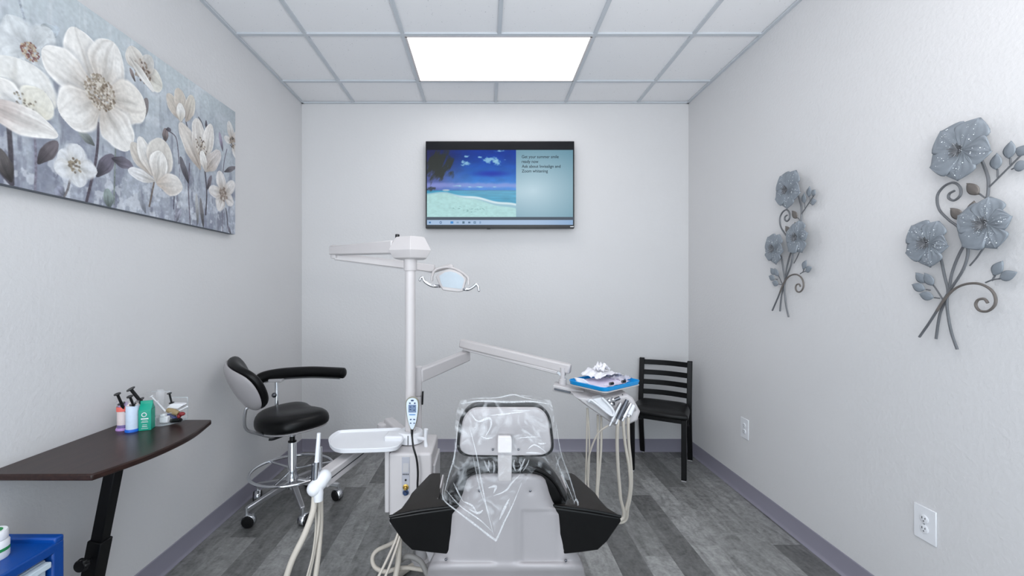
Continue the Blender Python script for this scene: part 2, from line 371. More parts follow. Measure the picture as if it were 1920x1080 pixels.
# ---------------------------------------------------------------- numpy painting helpers
def vnoise(u, v, s=0):
    g = np.random.default_rng(s).random((64, 64))
    i, j = np.floor(u).astype(int), np.floor(v).astype(int); fu, fv = u-i, v-j
    fu, fv = fu*fu*(3-2*fu), fv*fv*(3-2*fv)
    q = lambda a, c: g[a % 64, c % 64]
    return (q(i, j)*(1-fu)+q(i+1, j)*fu)*(1-fv)+(q(i, j+1)*(1-fu)+q(i+1, j+1)*fu)*fv
def fbm(u, v, s=0, o=4):
    r = 0; a = .5
    for k in range(o): r = r+a*vnoise(u*2**k, v*2**k, s+k); a *= .5
    return r/(1-.5**o)
def sm(a, c, x): t = np.clip((x-a)/(c-a), 0, 1); return t*t*(3-2*t)
def lin(img):
    return np.where(img <= .04045, img/12.92, ((np.clip(img, 0, 1)+.055)/1.055)**2.4)
class Canvas:
    def __init__(s, nu, nv, u0, u1, v0, v1):
        s.u, s.v = np.meshgrid(np.linspace(u0, u1, nu), np.linspace(v0, v1, nv)); s.img = np.zeros((nv, nu, 3)); s.seed = 100
    def blend(s, m, c, a=1):
        m = (m*a)[..., None]; s.img = s.img*(1-m)+(np.asarray(c) if np.ndim(c) == 3 else np.array(c)/255)*m
    def line(s, pts, w, c, a=.9, w2=None):
        pts = [Vector((p[0], p[1], 0)) for p in pts]; pts = catmull(pts, 8); d = np.full(s.u.shape, 9.)
        for k in range(len(pts)-1):
            p, q = pts[k], pts[k+1]; e = q-p; L = max(e.length_squared, 1e-9)
            tt = np.clip(((s.u-p.x)*e.x+(s.v-p.y)*e.y)/L, 0, 1)
            d = np.minimum(d, np.hypot(s.u-p.x-tt*e.x, s.v-p.y-tt*e.y))
        n = .7+.6*fbm(s.u*120, s.v*120, 5)
        s.blend(1-sm(w*.35, w*.6, d), np.array(c)[None, None, :]/255*n[..., None], a)
    def petal(s, base, tip, w, cin, cout, a=1, shp=.45, soft=.15, shadow=.35, edge=.5):
        s.seed += 7
        bx, by = base; ex, ey = tip[0]-bx, tip[1]-by; L = math.hypot(ex, ey); ex, ey = ex/L, ey/L
        t = ((s.u-bx)*ex+(s.v-by)*ey)/L; q = (-(s.u-bx)*ey+(s.v-by)*ex)
        q = q+w*.07*(fbm(t*3+s.seed, q/w*2, s.seed, 2)-.5)*2
        tt = np.clip(t, 0.0001, .9999); h = w/2*np.power(np.clip(np.sin(np.pi*np.power(tt, 1/ (2*shp))), 0, 1), .5)*(.6+.4*np.minimum(1, tt*2.2))
        r = np.abs(q)/np.maximum(h, 1e-5); ins = (t > 0) & (t < 1)
        if shadow:
            hs = h*1.16; sh = (1-sm(.8, 1.08, np.abs(q+w*.03)/np.maximum(hs, 1e-5)))*((t > -.04) & (t < 1.04)); s.blend(sh, (118, 124, 136), shadow*.5*a)
        m = (1-sm(1-soft, 1, r))*ins
        st = fbm(r*np.sign(q)*6+s.seed, t*1.6, s.seed, 4); st2 = fbm(s.u*40, s.v*40, s.seed+3, 3)
        k = np.clip(sm(0, .75, t)+.6*(st-.5)+.3*(st2-.5), 0, 1)[..., None]
        c = np.array(cin)/255*(1-k)+np.array(cout)/255*k
        c = c*(.93+.14*st)[..., None]
        ed = sm(.72, .93, r)*sm(.15, .6, t); c = c+(ed*edge*.13)[..., None]
        c = c*(1-.12*(1-sm(0, .35, r))*(1-sm(.3, .9, t)))[..., None]
        s.blend(m, c, a)
    def leaf(s, base, tip, w, c, a=.92):
        s.petal(base, tip, w, tuple(x*.75 for x in c), tuple(min(255, x*1.35) for x in c), a, .5, .18, 0, .15)
    def dots(s, c, r, n, cols, sz):
        rr = np.random.default_rng(s.seed)
        for k in range(n):
            a = rr.random()*6.28; d = r*math.sqrt(rr.random()); x, y = c[0]+d*math.cos(a), c[1]+d*math.sin(a)
            s.blend(1-sm(sz*.6, sz, np.hypot(s.u-x, s.v-y)), cols[k % len(cols)], .85)

# ---------------------------------------------------------------- floral canvas on the left wall
XF = -1.565; PY0, PY1, PZ0, PZ1 = 1.16, 2.67, 1.762, 2.527
def Z(zx, zy):
    px, py = zx/2.25, zy/2.25; Y = -XF*F/(CX-px); return (Y, H-(py-CY)/F*Y)
NU, NV = 680, 345
cv = Canvas(NU, NV, PY0, PY1, PZ0, PZ1)
hh = (cv.v-PZ0)/(PZ1-PZ0)
n1 = fbm(cv.u*26, cv.v*5, 1, 5); n2 = fbm(cv.u*7, cv.v*6, 9, 5); n3 = fbm(cv.u*60, cv.v*50, 21, 4)
lo = np.array((166, 171, 184))/255; hi = np.array((200, 209, 214))/255
k = np.clip(hh*1.15-.08+.7*(n2-.5)+.35*(n1-.5), 0, 1)[..., None]
cv.img = lo*(1-k)+hi*k
cv.blend(sm(.5, .75, fbm(cv.u*9, cv.v*14, 31, 5)), (218, 223, 230), .6*1)
cv.blend(sm(.56, .74, fbm(cv.u*38, cv.v*6, 41, 5))*(1-sm(.3, .95, hh)), (116, 118, 132), .6)
cv.blend(sm(.5, .8, n3)*(1-sm(.1, .5, hh)), (206, 214, 226), .6)
cv.blend(sm(.5, .72, fbm(cv.u*16, cv.v*3.5, 51, 5))*(1-sm(.35, 1.05, hh)), (112, 116, 134), .5)
cv.blend(sm(.58, .7, fbm(cv.u*55, cv.v*2.2, 61, 4))*sm(.35, .9, hh), (226, 230, 234), .35)
cv.blend(sm(.56, .66, fbm(cv.u*30, cv.v*26, 71, 5))*(1-sm(.05, .45, hh)), (232, 236, 242), .55)
cv.blend(sm(2.35, 2.65, cv.u)*sm(.4, .9, hh), (150, 157, 165), .45)
DKS = (72, 68, 76); WH = (243, 241, 238); CR = (240, 236, 230); BG = (206, 198, 190); TN = (188, 176, 166)
S = lambda w: w/2.25/1000*2.3    # brush widths, zoom pixels to metres (rough)
for pts, w_, c_ in (([(415, 520), (412, 610), (400, 700), (365, 850)], 12, (84, 76, 86)), ([(38, 540), (45, 640), (50, 775)], 16, (70, 66, 72)), ([(145, 555), (152, 680), (148, 800)], 9, (130, 126, 140)),
        ([(650, 770), (640, 820), (630, 870)], 10, (120, 108, 100)), ([(865, 725), (872, 810), (868, 905)], 11, DKS), ([(800, 690), (795, 800), (803, 955)], 8, (105, 98, 110)), ([(953, 880), (958, 915), (961, 960)], 9, DKS),
        ([(488, 605), (484, 730), (481, 860)], 8, (130, 140, 136)), ([(712, 552), (742, 580), (752, 640), (755, 690)], 7, (104, 96, 106)), ([(957, 630), (946, 680), (940, 740)], 7, (110, 104, 118)), ([(0, 715), (22, 745), (48, 775)], 16, DKS),
        ([(940, 880), (938, 930), (940, 990)], 7, (130, 125, 140)), ([(735, 830), (732, 880)], 9, (90, 88, 104)), ([(80, 0), (95, 50), (108, 100)], 9, (165, 172, 182)), ([(295, 760), (285, 800), (270, 830)], 9, (120, 116, 118)), ([(760, 700), (750, 820), (740, 930)], 6, (150, 148, 160)), ([(838, 495), (852, 520), (862, 560)], 8, DKS), ([(785, 515), (790, 535)], 8, DKS)):
    cv.line([Z(*p) for p in pts], S(w_), c_)
def LF(b_, t_, w_, c_, a=.92): cv.leaf(Z(*b_), Z(*t_), S(w_)*.85, c_, a)
LF((155, 690), (245, 598), 62, (86, 80, 84)); LF((405, 745), (480, 655), 75, (84, 80, 90)); LF((470, 670), (562, 700), 60, (92, 88, 98)); LF((400, 615), (330, 545), 45, (120, 126, 124))
LF((590, 515), (622, 415), 55, (98, 92, 92)); LF((795, 775), (760, 660), 55, (80, 78, 84)); LF((462, 880), (452, 795), 62, (112, 122, 120)); LF((945, 725), (995, 705), 40, (92, 88, 92)); LF((940, 640), (925, 555), 38, (124, 116, 132))
LF((875, 800), (892, 740), 40, (92, 86, 92)); LF((858, 960), (845, 835), 40, (96, 94, 96)); LF((835, 950), (828, 815), 38, (140, 140, 140), .8); LF((205, 160), (245, 112), 40, (150, 158, 166), .7); LF((170, 110), (245, 130), 40, (156, 164, 170), .7)
LF((615, 900), (590, 830), 36, (120, 124, 132), .7); LF((270, 825), (235, 790), 60, (124, 126, 140), .8); LF((130, 320), (135, 285), 20, (80, 76, 82)); LF((570, 345), (548, 285), 26, (110, 100, 98)); LF((870, 545), (870, 508), 26, DKS); LF((695, 600), (700, 540), 50, (104, 94, 94)); LF((700, 545), (722, 548), 26, (74, 70, 78))
LF((50, 770), (-10, 620), 60, (76, 72, 72)); LF((975, 990), (960, 950), 30, (100, 98, 108)); LF((745, 935), (765, 880), 30, (140, 140, 152), .8)
def PT(b_, t_, w_, ci=BG, co_=WH, a=1, **k): cv.petal(Z(*b_), Z(*t_), S(w_)*1.06, ci, co_, a, **k)
for t_, w_ in (((-20, 130), 120), ((40, 60), 120), ((220, 130), 90), ((210, 330), 80), ((120, 340), 90), ((0, 240), 110)): PT((128, 218), t_, w_, (200, 204, 208), (232, 236, 238), .8, soft=.4, shadow=.15)
cv.dots(Z(128, 218), .03, 110, ((140, 104, 92), (178, 160, 140), (120, 74, 74), (205, 190, 165)), .0045)
# cup at the left edge
PT((105, 520), (40, 235), 300, (222, 218, 208), (240, 240, 238)); PT((110, 500), (190, 390), 120, (224, 218, 200), (238, 236, 226)); PT((85, 480), (-40, 330), 110, (224, 228, 232), WH)
cv.dots(Z(105, 455), .05, 40, ((150, 142, 128), (190, 182, 165), (120, 112, 100)), .005)
PT((-60, 440), (245, 575), 105, (208, 196, 192), WH, shp=.75)
# large open flower
PT((400, 400), (320, 115), 185, BG, WH); PT((400, 395), (175, 215), 150, BG, WH); PT((430, 390), (475, 175), 160, BG, WH); PT((440, 400), (615, 450), 190, BG, CR); PT((425, 430), (550, 630), 185, BG, WH); PT((420, 420), (265, 500), 175, BG, WH)
cv.dots(Z(425, 392), .07, 320, ((150, 138, 122), (196, 186, 172), (122, 108, 94), (228, 222, 212), (166, 152, 138)), .0065)
# small flower top right
PT((600, 310), (545, 195), 110, TN, (230, 226, 220)); PT((605, 300), (685, 370), 110, TN, (226, 224, 216)); PT((600, 320), (640, 240), 70, TN, (224, 220, 214), .8)
cv.dots(Z(600, 300), .05, 50, ((128, 110, 98), (160, 146, 132), (104, 88, 80)), .007); PT((545, 240), (650, 388), 46, (210, 206, 200), WH, shp=.7)
# tulip
PT((770, 515), (705, 395), 85, TN, (214, 206, 196)); PT((770, 500), (755, 372), 95, TN, (216, 208, 198)); PT((785, 515), (815, 405), 75, TN, (222, 216, 206)); PT((762, 516), (762, 435), 62, (222, 216, 206), WH)
# big cup right
PT((850, 715), (760, 515), 120, TN, (228, 222, 216)); PT((850, 690), (830, 498), 120, TN, (236, 232, 228)); PT((860, 690), (893, 525), 95, BG, (238, 234, 230)); PT((865, 725), (930, 640), 90, TN, (220, 214, 212))
cv.dots(Z(848, 620), .05, 60, ((120, 104, 94), (190, 178, 160), (225, 220, 210), (100, 88, 82)), .006); PT((868, 725), (850, 635), 60, BG, WH)
# lower cup
PT((645, 740), (555, 600), 90, TN, (220, 214, 206)); PT((645, 745), (590, 575), 85, BG, WH); PT((660, 765), (690, 590), 170, TN, (226, 222, 216)); PT((655, 770), (680, 640), 110, BG, WH); PT((655, 765), (540, 715), 60, (210, 206, 202), (238, 238, 240)); PT((660, 770), (770, 785), 110, (208, 196, 186), (236, 232, 228))
# hazy flower
for t_, w_ in (((245, 640), 90), ((330, 610), 100), ((410, 720), 90), ((345, 790), 90), ((232, 720), 90)): PT((312, 700), t_, w_, (212, 210, 206), (234, 236, 239), .95, soft=.45, shadow=.1)
cv.dots(Z(315, 700), .03, 30, ((120, 110, 98), (160, 148, 128)), .006)
for t_, w_ in (((925, 720), 95), ((990, 770), 85), ((985, 860), 80), ((920, 888), 90), ((880, 800), 80)): PT((943, 820), t_, w_, TN, (232, 228, 226), .95, soft=.25, shadow=.2)
cv.dots(Z(943, 820), .04, 50, ((130, 116, 108), (160, 146, 136)), .008)
for t_, w_ in (((965, 510), 70), ((1010, 560), 70), ((1000, 670), 70), ((945, 580), 50)): PT((982, 600), t_, w_, TN, (228, 226, 224), .95, soft=.25, shadow=.2)
cv.dots(Z(982, 600), .035, 40, ((80, 72, 70), (150, 136, 120)), .006)
img = np.clip(cv.img*(.90+.1*fbm(cv.u*90, cv.v*90, 77, 2))[..., None], 0, 1)
vs = np.stack([np.full(cv.u.shape, XF), cv.u, cv.v], -1).reshape(-1, 3); cols = np.concatenate([lin(img).reshape(-1, 3), np.ones((NU*NV, 1))], 1)
idx = np.arange(NU*NV).reshape(NV, NU); fq = np.stack([idx[:-1, :-1], idx[:-1, 1:], idx[1:, 1:], idx[1:, :-1]], -1).reshape(-1, 4)
ed = [(PY0, PZ0), (PY1, PZ0), (PY1, PZ1), (PY0, PZ1)]; n0 = NU*NV; xb = XL+.002
ev = [(x, *e) for x in (XF, xb) for e in ed]
me = bpy.data.meshes.new('canvas'); me.from_pydata(np.concatenate([vs, np.array(ev)]).tolist(), [], fq.tolist()+[[n0+i, n0+(i+1) % 4, n0+4+(i+1) % 4, n0+4+i][::-1] for i in range(4)])
cols = np.concatenate([cols, np.array([(.13, .145, .17, 1)]*8)])
t = thing('canvas_art', 'wide unframed canvas of white flowers on blue grey, on the left wall', 'painting', (XL, (PY0+PY1)/2, PZ0))
me.transform(Matrix.Translation(-t.location)); me.materials.append(attr_mat('painted_canvas', .65, bump=.25))
o = bpy.data.objects.new('canvas', me); C.objects.link(o); o.parent = t; setcol(o, cols)
me.polygons.foreach_set('use_smooth', [True]*len(fq)+[False]*4)

# ---------------------------------------------------------------- television
TY = 3.65
t = thing('flat_tv', 'flat black television on the back wall showing a beach slide', 'television', (.125, YB, 1.94))
a, c = P(798, 264.5, TY), P(1077, 428, TY)
MB().box(((a.x+c.x)/2, TY+.026, (a.z+c.z)/2), (c.x-a.x, .05, a.z-c.z)).build('housing', BLACKP, t, bevel=.004)
MB().box(((a.x+c.x)/2, (TY+.05+YB)/2, (a.z+c.z)/2), (.5, YB-TY-.052, .4)).build('wall_bracket', BLACKM, t)
q = lambda zx, zy: P(780+zx/5.684, 250+zy/5.684, TY-.002)
NU, NV = 460, 250
cv = Canvas(NU, NV, 108, 1682, 975, 90); u, v = cv.u, cv.v
cv.img[:] = np.array((14, 16, 20))/255
k = sm(0, 1, (v-178)/430)[..., None]; kl = sm(150, 700, u)[..., None]
sky = (np.array((30, 34, 84))*(1-kl)+np.array((6, 52, 150))*kl)*(1-k)+(np.array((96, 110, 178))*(1-kl)+np.array((40, 128, 215))*kl)*k
sky = sky/255*(.9+.2*fbm(u/90, v/50, 3)[..., None])
pic = (u > 118) & (u < 1068) & (v > 178) & (v < 893); cv.blend(pic*1., sky)
cv.blend(pic*sm(.3, .95, 1-np.hypot((u-800)/420, (v-430)/70)), (4, 40, 165), .85)
cv.blend(pic*(1-sm(6, 44, np.abs(v-545-20*fbm(u/60, v/90, 4)))), (140, 150, 215), .75)
for (x, y, rx, ry) in ((520, 320, 60, 36), (538, 242, 30, 16), (800, 285, 100, 40), (860, 310, 50, 40), (680, 255, 30, 14), (950, 282, 30, 10), (900, 190, 60, 16), (450, 560, 60, 10), (570, 570, 50, 10), (690, 570, 60, 12), (840, 570, 30, 6)):
    e = 1-np.hypot((u-x)/rx, (v-y)/ry)+1.5*(fbm(u/26, v/18, 8)-.5); cv.blend(pic*sm(.1, .8, e), (150, 200, 225), .85)
sea = pic & (v > 606); cv.blend(sea*1., np.array((62, 150, 185))[None, None, :]/255*(.9+.25*fbm(u/120, v/9, 12))[..., None]); cv.blend(pic*(1-sm(2, 7, np.abs(v-609))), (56, 120, 165), .8)
shore = 632+np.clip(u-330, 0, 2000)*.175+8*np.sin(u/60); cv.blend(pic*sm(-6, 6, v-shore), (150, 190, 205)); cv.blend(pic*(1-sm(5, 18, np.abs(v-shore-6)))*sm(300, 600, u), (215, 232, 238), .9)
sand = shore+np.clip((u-380)*.05, 0, 60)+12; cv.blend(pic*sm(-8, 10, v-sand), np.array((172, 214, 214))[None, None, :]/255*(.95+.12*fbm(u/30, v/16, 15))[..., None])
cv.blend(pic*sm(.60, .72, fbm(u/22, v/8, 18))*(1-sm(16, 40, np.abs(v-800-.09*(u-430))))*sm(330, 400, u)*(1-sm(740, 780, u)), (110, 150, 150), .7)
e = 1-np.hypot((u-230)/210, (v-330)/210)+1.3*(fbm(u/40+v/90, v/70, 14)-.5); cv.blend(pic*sm(.15, .6, e), (44, 48, 40), .92); cv.blend(pic*sm(.3, .7, 1-np.hypot((u-160)/90, (v-590)/40)+.8*(fbm(u/20, v/15, 16)-.5)), (50, 58, 66), .9)
cv.blend(pic*(1-sm(20, 34, np.hypot((u-320)/1.4, (v-606)*2.6))), (180, 200, 210), .8)
pan = (u > 1068) & (u < 1672) & (v > 178) & (v < 893)
kk = np.clip(1-np.hypot((u-1250)/700, (v-610)/520), 0, 1)[..., None]; cv.blend(pan*1., (np.array((104, 146, 164))*(1-kk)+np.array((186, 212, 224))*kk)/255*np.ones(u.shape+(1,)))
cv.blend(((v > 893) & (v < 925))*1., (62, 74, 88)); kk = sm(400, 1500, np.abs(u-750))[..., None]
cv.blend(((v >= 925) & (u > 118) & (u < 1672))*1., (np.array((166, 190, 220))*(1-kk)+np.array((104, 146, 190))*kk)/255*np.ones(u.shape+(1,)))
for x, c_, rx, ry in ((147, (30, 90, 150), 11, 10), (382, (30, 120, 200), 15, 13), (445, (120, 150, 180), 12, 10), (506, (60, 90, 110), 12, 12), (566, (60, 90, 120), 12, 10), (626, (70, 105, 130), 11, 11), (685, (120, 150, 185), 9, 11)): cv.blend(((np.abs(u-x) < rx) & (np.abs(v-950) < ry))*1., c_, .8)
cv.blend((np.abs(np.hypot(u-263, (v-950)*.8)-9) < 3)*1., (70, 100, 140), .9); cv.blend((np.hypot(u-626, v-950) < 6)*1., (160, 185, 215), .9)
A, B = q(108, 0), q(1682, 0); T0, T1 = q(0, 975), q(0, 90)
vs = np.stack([A.x+(u-108)/1574*(B.x-A.x), np.full(u.shape, TY-.0015), T0.z+(975-v)/885*(T1.z-T0.z)], -1).reshape(-1, 3)-np.array(t.location)
idx = np.arange(NU*NV).reshape(NV, NU); fq = np.stack([idx[:-1, :-1], idx[:-1, 1:], idx[1:, 1:], idx[1:, :-1]], -1).reshape(-1, 4)
me = bpy.data.meshes.new('screen'); me.from_pydata(vs.tolist(), [], fq.tolist()); me.materials.append(attr_mat('screen_picture', .15, emit=.95))
o = bpy.data.objects.new('screen', me); C.objects.link(o); o.parent = t; setcol(o, np.concatenate([lin(cv.img).reshape(-1, 3), np.ones((NU*NV, 1))], 1)); scr = o
def text_mesh(name, s, width, height, M, m, parent, bold=0):
    cu = bpy.data.curves.new(name, 'FONT'); cu.body = s; cu.size = 1; cu.offset = bold
    tmp = bpy.data.objects.new(name+'_tmp', cu); C.objects.link(tmp); bpy.context.view_layer.update()
    me = bpy.data.meshes.new_from_object(tmp.evaluated_get(bpy.context.evaluated_depsgraph_get())); bpy.data.objects.remove(tmp); bpy.data.curves.remove(cu)
    xs = [v.co.x for v in me.vertices]; x0, wd = min(xs), max(xs)-min(xs)
    for v in me.vertices: v.co = ((v.co.x-x0)/wd*width, v.co.y*height, 0)
    me.transform(M); me.name = name; me.materials.clear(); me.materials.append(m)
    o = bpy.data.objects.new(name, me); C.objects.link(o); o.parent = parent; return o
for s, zy, x1 in (('Get your summer smile', 265, 1520), ('ready now', 316, 1305), ('Ask about Invisalign and', 367, 1540), ('Zoom whitening', 417, 1405)):
    p0, p1 = q(1127, zy), q(x1, zy); p0.y = TY-.004
    text_mesh('text_line', s, p1.x-p0.x, .036, Matrix.Translation(p0-t.location) @ rot('X', 90), INK, scr, .012)
p = q(1662, 995); MB().box((p.x, TY-.001, p.z), (.03, .002, .006)).build('badge', STEEL, t)
p = q(775, 1013); MB().box((p.x, TY+.02, p.z), (.03, .02, .008)).build('sensor', BLACKP, t)

# ---------------------------------------------------------------- wall outlets
t = thing('power_outlet', 'nearer white duplex power outlet on the right wall', 'outlet', (XR, 1.722, .472), group='power outlets on the right wall', local=True)
MB().box((-.003, 0, 0), (.006, .088, .137)).build('plate', PUREW, t, bevel=.0025)
for z in (-.02, .02):
    r = MB().lathe([(.0165, 0), (.0165, .003), (.0155, .0035)], (-.006, 0, z), rot('Y', -90), 20).build('receptacle', PUREW, t)
    b = MB()
    b.box((-.0098, .006, z+.004), (.001, .0025, .009)).box((-.0098, -.006, z+.004), (.001, .0025, .007)).box((-.0098, 0, z-.008), (.001, .004, .004)); b.build('slots', SLOT, r, smooth=0)
MB().lathe([(.003, 0), (.0025, .0015)], (-.006, 0, 0), rot('Y', -90), 10).build('screw', STEEL, t)
dup(t, (XR, 2.92, .467), 'farther white duplex power outlet on the right wall, near the black chair')

# ---------------------------------------------------------------- metal flower wall art
AX = XR-.023
def ZA(zx, zy, d=0):
    px, py = 1680+zx/2.296, 200+zy/2.296; Y = AX*F/(px-CX); return Vector((-d, Y-1.64, H-(py-CY)/F*Y-1.19))
def ZM(zx, zy, d=0):          # wall coordinates of points beyond the frame edge
    return ZA(zx, zy, d)
art = thing('metal_flower_art', 'larger looking nearer spray of grey metal flowers on the right wall', 'wall art', (AX, 1.64, 1.19), group='metal flower sprays on the right wall', local=True)
def TU(pts, r, m=GALVD, d=0, name='stem'): return MB().tube([ZA(*p, d) for p in pts], r, 8, 6).build(name, m, art)
TU([(366, 225), (380, 258), (397, 310), (395, 380), (380, 440), (340, 530), (280, 620), (240, 720), (225, 810), (190, 890), (172, 1000)], .0043, GALVD, 0)
TU([(262, 362), (240, 375), (238, 395), (262, 403), (288, 380), (285, 345), (255, 327), (215, 345), (188, 385), (195, 440), (235, 485), (280, 520), (310, 570), (320, 630), (300, 700), (250, 780), (210, 840), (160, 920), (110, 992)], .0043, GALVD, .009)
TU([(190, 635), (200, 665), (215, 735), (228, 790), (224, 860), (240, 960), (268, 1045)], .0043, GALVD, .004)
TU([(410, 845), (395, 828), (368, 832), (358, 855), (375, 878), (410, 880), (440, 855), (443, 820), (420, 785), (370, 762), (310, 765), (260, 790), (215, 840), (190, 880)], .0043, GALVB, .012)
for pts in ([(385, 600), (350, 650), (320, 685)], [(405, 345), (470, 280), (545, 205)], [(388, 757), (420, 745), (455, 740)], [(205, 833), (185, 800), (160, 765), (130, 735)], [(345, 528), (320, 505), (290, 483)], [(390, 395), (375, 385), (362, 375)], [(440, 305), (440, 270)], [(495, 250), (495, 222)], [(500, 270), (515, 262)], [(415, 750), (430, 725)], [(190, 825), (168, 822)], [(150, 790), (132, 787)], [(335, 500), (336, 470)]):
    TU(pts, .0026, GALVD, .002, 'twig')
def leaf(b_, t_, w, m):
    a, c = ZA(*b_, .006), ZA(*t_, .010); d = c-a; L = d.length; d.normalize(); n = Vector((-1, 0, 0)); s_ = n.cross(d)
    def fn(u, v):
        x = (u-.5)*2; h = w/2*max(0, math.sin(math.pi*min(1, v**.85)))**.9
        return a+d*(L*v)+s_*(x*h)+n*(.003*(1-abs(x))+.003*math.sin(math.pi*v))
    MB().grid(fn, 7, 10).build('leaf', m, art, solid=.0015)
for b_, t_, m in (((365, 378), (318, 330), GALVB), ((334, 470), (350, 405), GALVB), ((295, 484), (247, 437), GALVB), ((495, 224), (510, 147), GALV), ((440, 272), (448, 200), GALV), ((515, 265), (590, 242), GALV), ((535, 212), (575, 165), GALV), ((428, 726), (474, 664), GALV), ((455, 740), (536, 713), GALV), ((135, 758), (97, 715), GALV), ((168, 770), (135, 716), GALV), ((133, 788), (80, 766), GALV), ((170, 822), (112, 806), GALV)):
    leaf(b_, t_, .036, m)
def flower(cz, tips, depth):
    c = ZA(*cz, depth); tp = [ZA(*p, depth+.012) for p in tips]
    b = MB()
    for k, tpt in enumerate(tp):
        d = tpt-c; d.x = 0; L = d.length; d.normalize(); n = Vector((-1, 0, 0)); s_ = n.cross(d)
        def fn(u, v):
            x = (u-.5)*2; h = L*.56*((v/.58)**.75 if v < .58 else max(0, math.cos((v-.58)/.42*math.pi/2))**.98)
            vein = .0016*math.cos(x*15)*math.sin(math.pi*v)
            return c+d*(L*v)+s_*(x*h)+n*(.016*v+.004*(k % 2)*v+.003*x*v+vein-.016*v**3-.004*abs(x)*v)
        b.grid(fn, 15, 12)
    o = b.build('flower', GALV, art, solid=.0015)
    r = random.Random(int(cz[0])); b = MB()
    for k in range(34):
        a = k*2.4; l = .012+.022*(k/34); d = Vector((-.6, math.cos(a), math.sin(a))).normalized()
        b.tube([c+Vector((-.012, 0, 0)), c+d*l*.6+Vector((-.014, 0, 0)), c+d*l+Vector((-.012-.006*r.random(), 0, 0))], .0032, 6, 2, .0018)
    b.build('stamens', GALVD, o)
    b = MB()
    for k in range(95):
        tpt = tp[r.randrange(5)]; d = tpt-c; d.x = 0; v = .3+.55*r.random(); x = (r.random()-.5)*.7; s_ = Vector((-1, 0, 0)).cross(d.normalized())
        p = c+d*v+s_*(x*d.length*.5)+Vector((-.016*v+.016*v**3-.003, 0, 0)); b.ball(p, .0006+.0014*r.random()**3, None, 6, 4)
    sp = b.build('paint_flecks', SPECK, o); sp['kind'] = 'stuff'
flower((328, 188), [(400, 47), (458, 190), (303, 320), (187, 262), (230, 105)], .035)
flower((445, 505), [(450, 388), (552, 470), (482, 612), (335, 603), (312, 468)], .04)
flower((178, 588), [(212, 492), (262, 598), (178, 692), (75, 630), (97, 512)], .03)
dup(art, (AX, 1.64+.88, 1.19+.062), 'smaller looking farther spray of grey metal flowers nearer the back corner')

# ---------------------------------------------------------------- black side chair
t = thing('side_chair', 'black metal ladder-back chair with black seat in the back right corner', 'chair', (1.413, 3.425, 0), math.radians(-30.5), local=True)
for sx in (-1, 1):
    o = MB().beam((sx*.185, -.2, .004), (sx*.185, -.2, .45), .036, .034, (0, 1, 0)).build('front_leg', BLACKM, t, bevel=.004)
    MB().box((sx*.185, -.2, .003), (.033, .033, .006)).build('foot_glide', SHADEP, o)
    b = MB(); w2 = .032
    pr = [(.245, 0), (.185, .25), (.165, .42), (.17, .52), (.225, .825)]
    b.rings([[Vector((sx*.188+i*.019, y+j*w2*.5, z)) for i, j in ((-1, -1), (1, -1), (1, 1), (-1, 1))] for y, z in [(pr[0][0], .004)]+pr[1:]])
    o = b.build('back_post', BLACKM, t, bevel=.004); MB().box((sx*.188, .245, .003), (.033, .03, .006)).build('foot_glide', SHADEP, o)
for z in (.545, .625, .705, .79):
    y = .17+(z-.52)/.305*.055
    MB().grid(lambda u, v: Vector((-.175+.35*u, y+.028*math.sin(math.pi*u), z-.02+.042*v)), 24, 2).build('slat', BLACKM, t, solid=.008, smooth=0)
b = MB(); b.beam((-.185, -.2, .435), (.185, -.2, .435), .026, .03).beam((-.185, .165, .435), (.185, .165, .435), .026, .03)
for sx in (-1, 1): b.beam((sx*.185, -.2, .435), (sx*.185, .165, .435), .026, .03)
b.build('seat_frame', BLACKM, t, bevel=.003)
for sx in (-1, 1): MB().tube([(sx*.185, .195, .30), (sx*.185, .1, .33), (sx*.185, .02, .42)], .008, 8, 5).build('brace', BLACKM, t)
for sx in (-1, 1): MB().tube([(sx*.185, -.185, .35), (sx*.185, -.14, .40), (sx*.185, -.09, .425)], .008, 8, 5).build('brace', BLACKM, t)
ol = catmull([(-.19, -.235, .47), (0, -.25, .47), (.19, -.235, .47), (.215, -.2, .47), (.205, .0, .47), (.18, .14, .47), (.15, .165, .47), (0, .17, .47), (-.15, .165, .47), (-.18, .14, .47), (-.205, 0, .47), (-.215, -.2, .47)], 3, True)
MB().cushion(ol, (0, 0, 1), [(.96, -.02), (1, -.012), (1.005, .008), (.97, .022), (.8, .034), (.5, .042), (.2, .044)]).build('seat', BLACKV, t, sub=1)

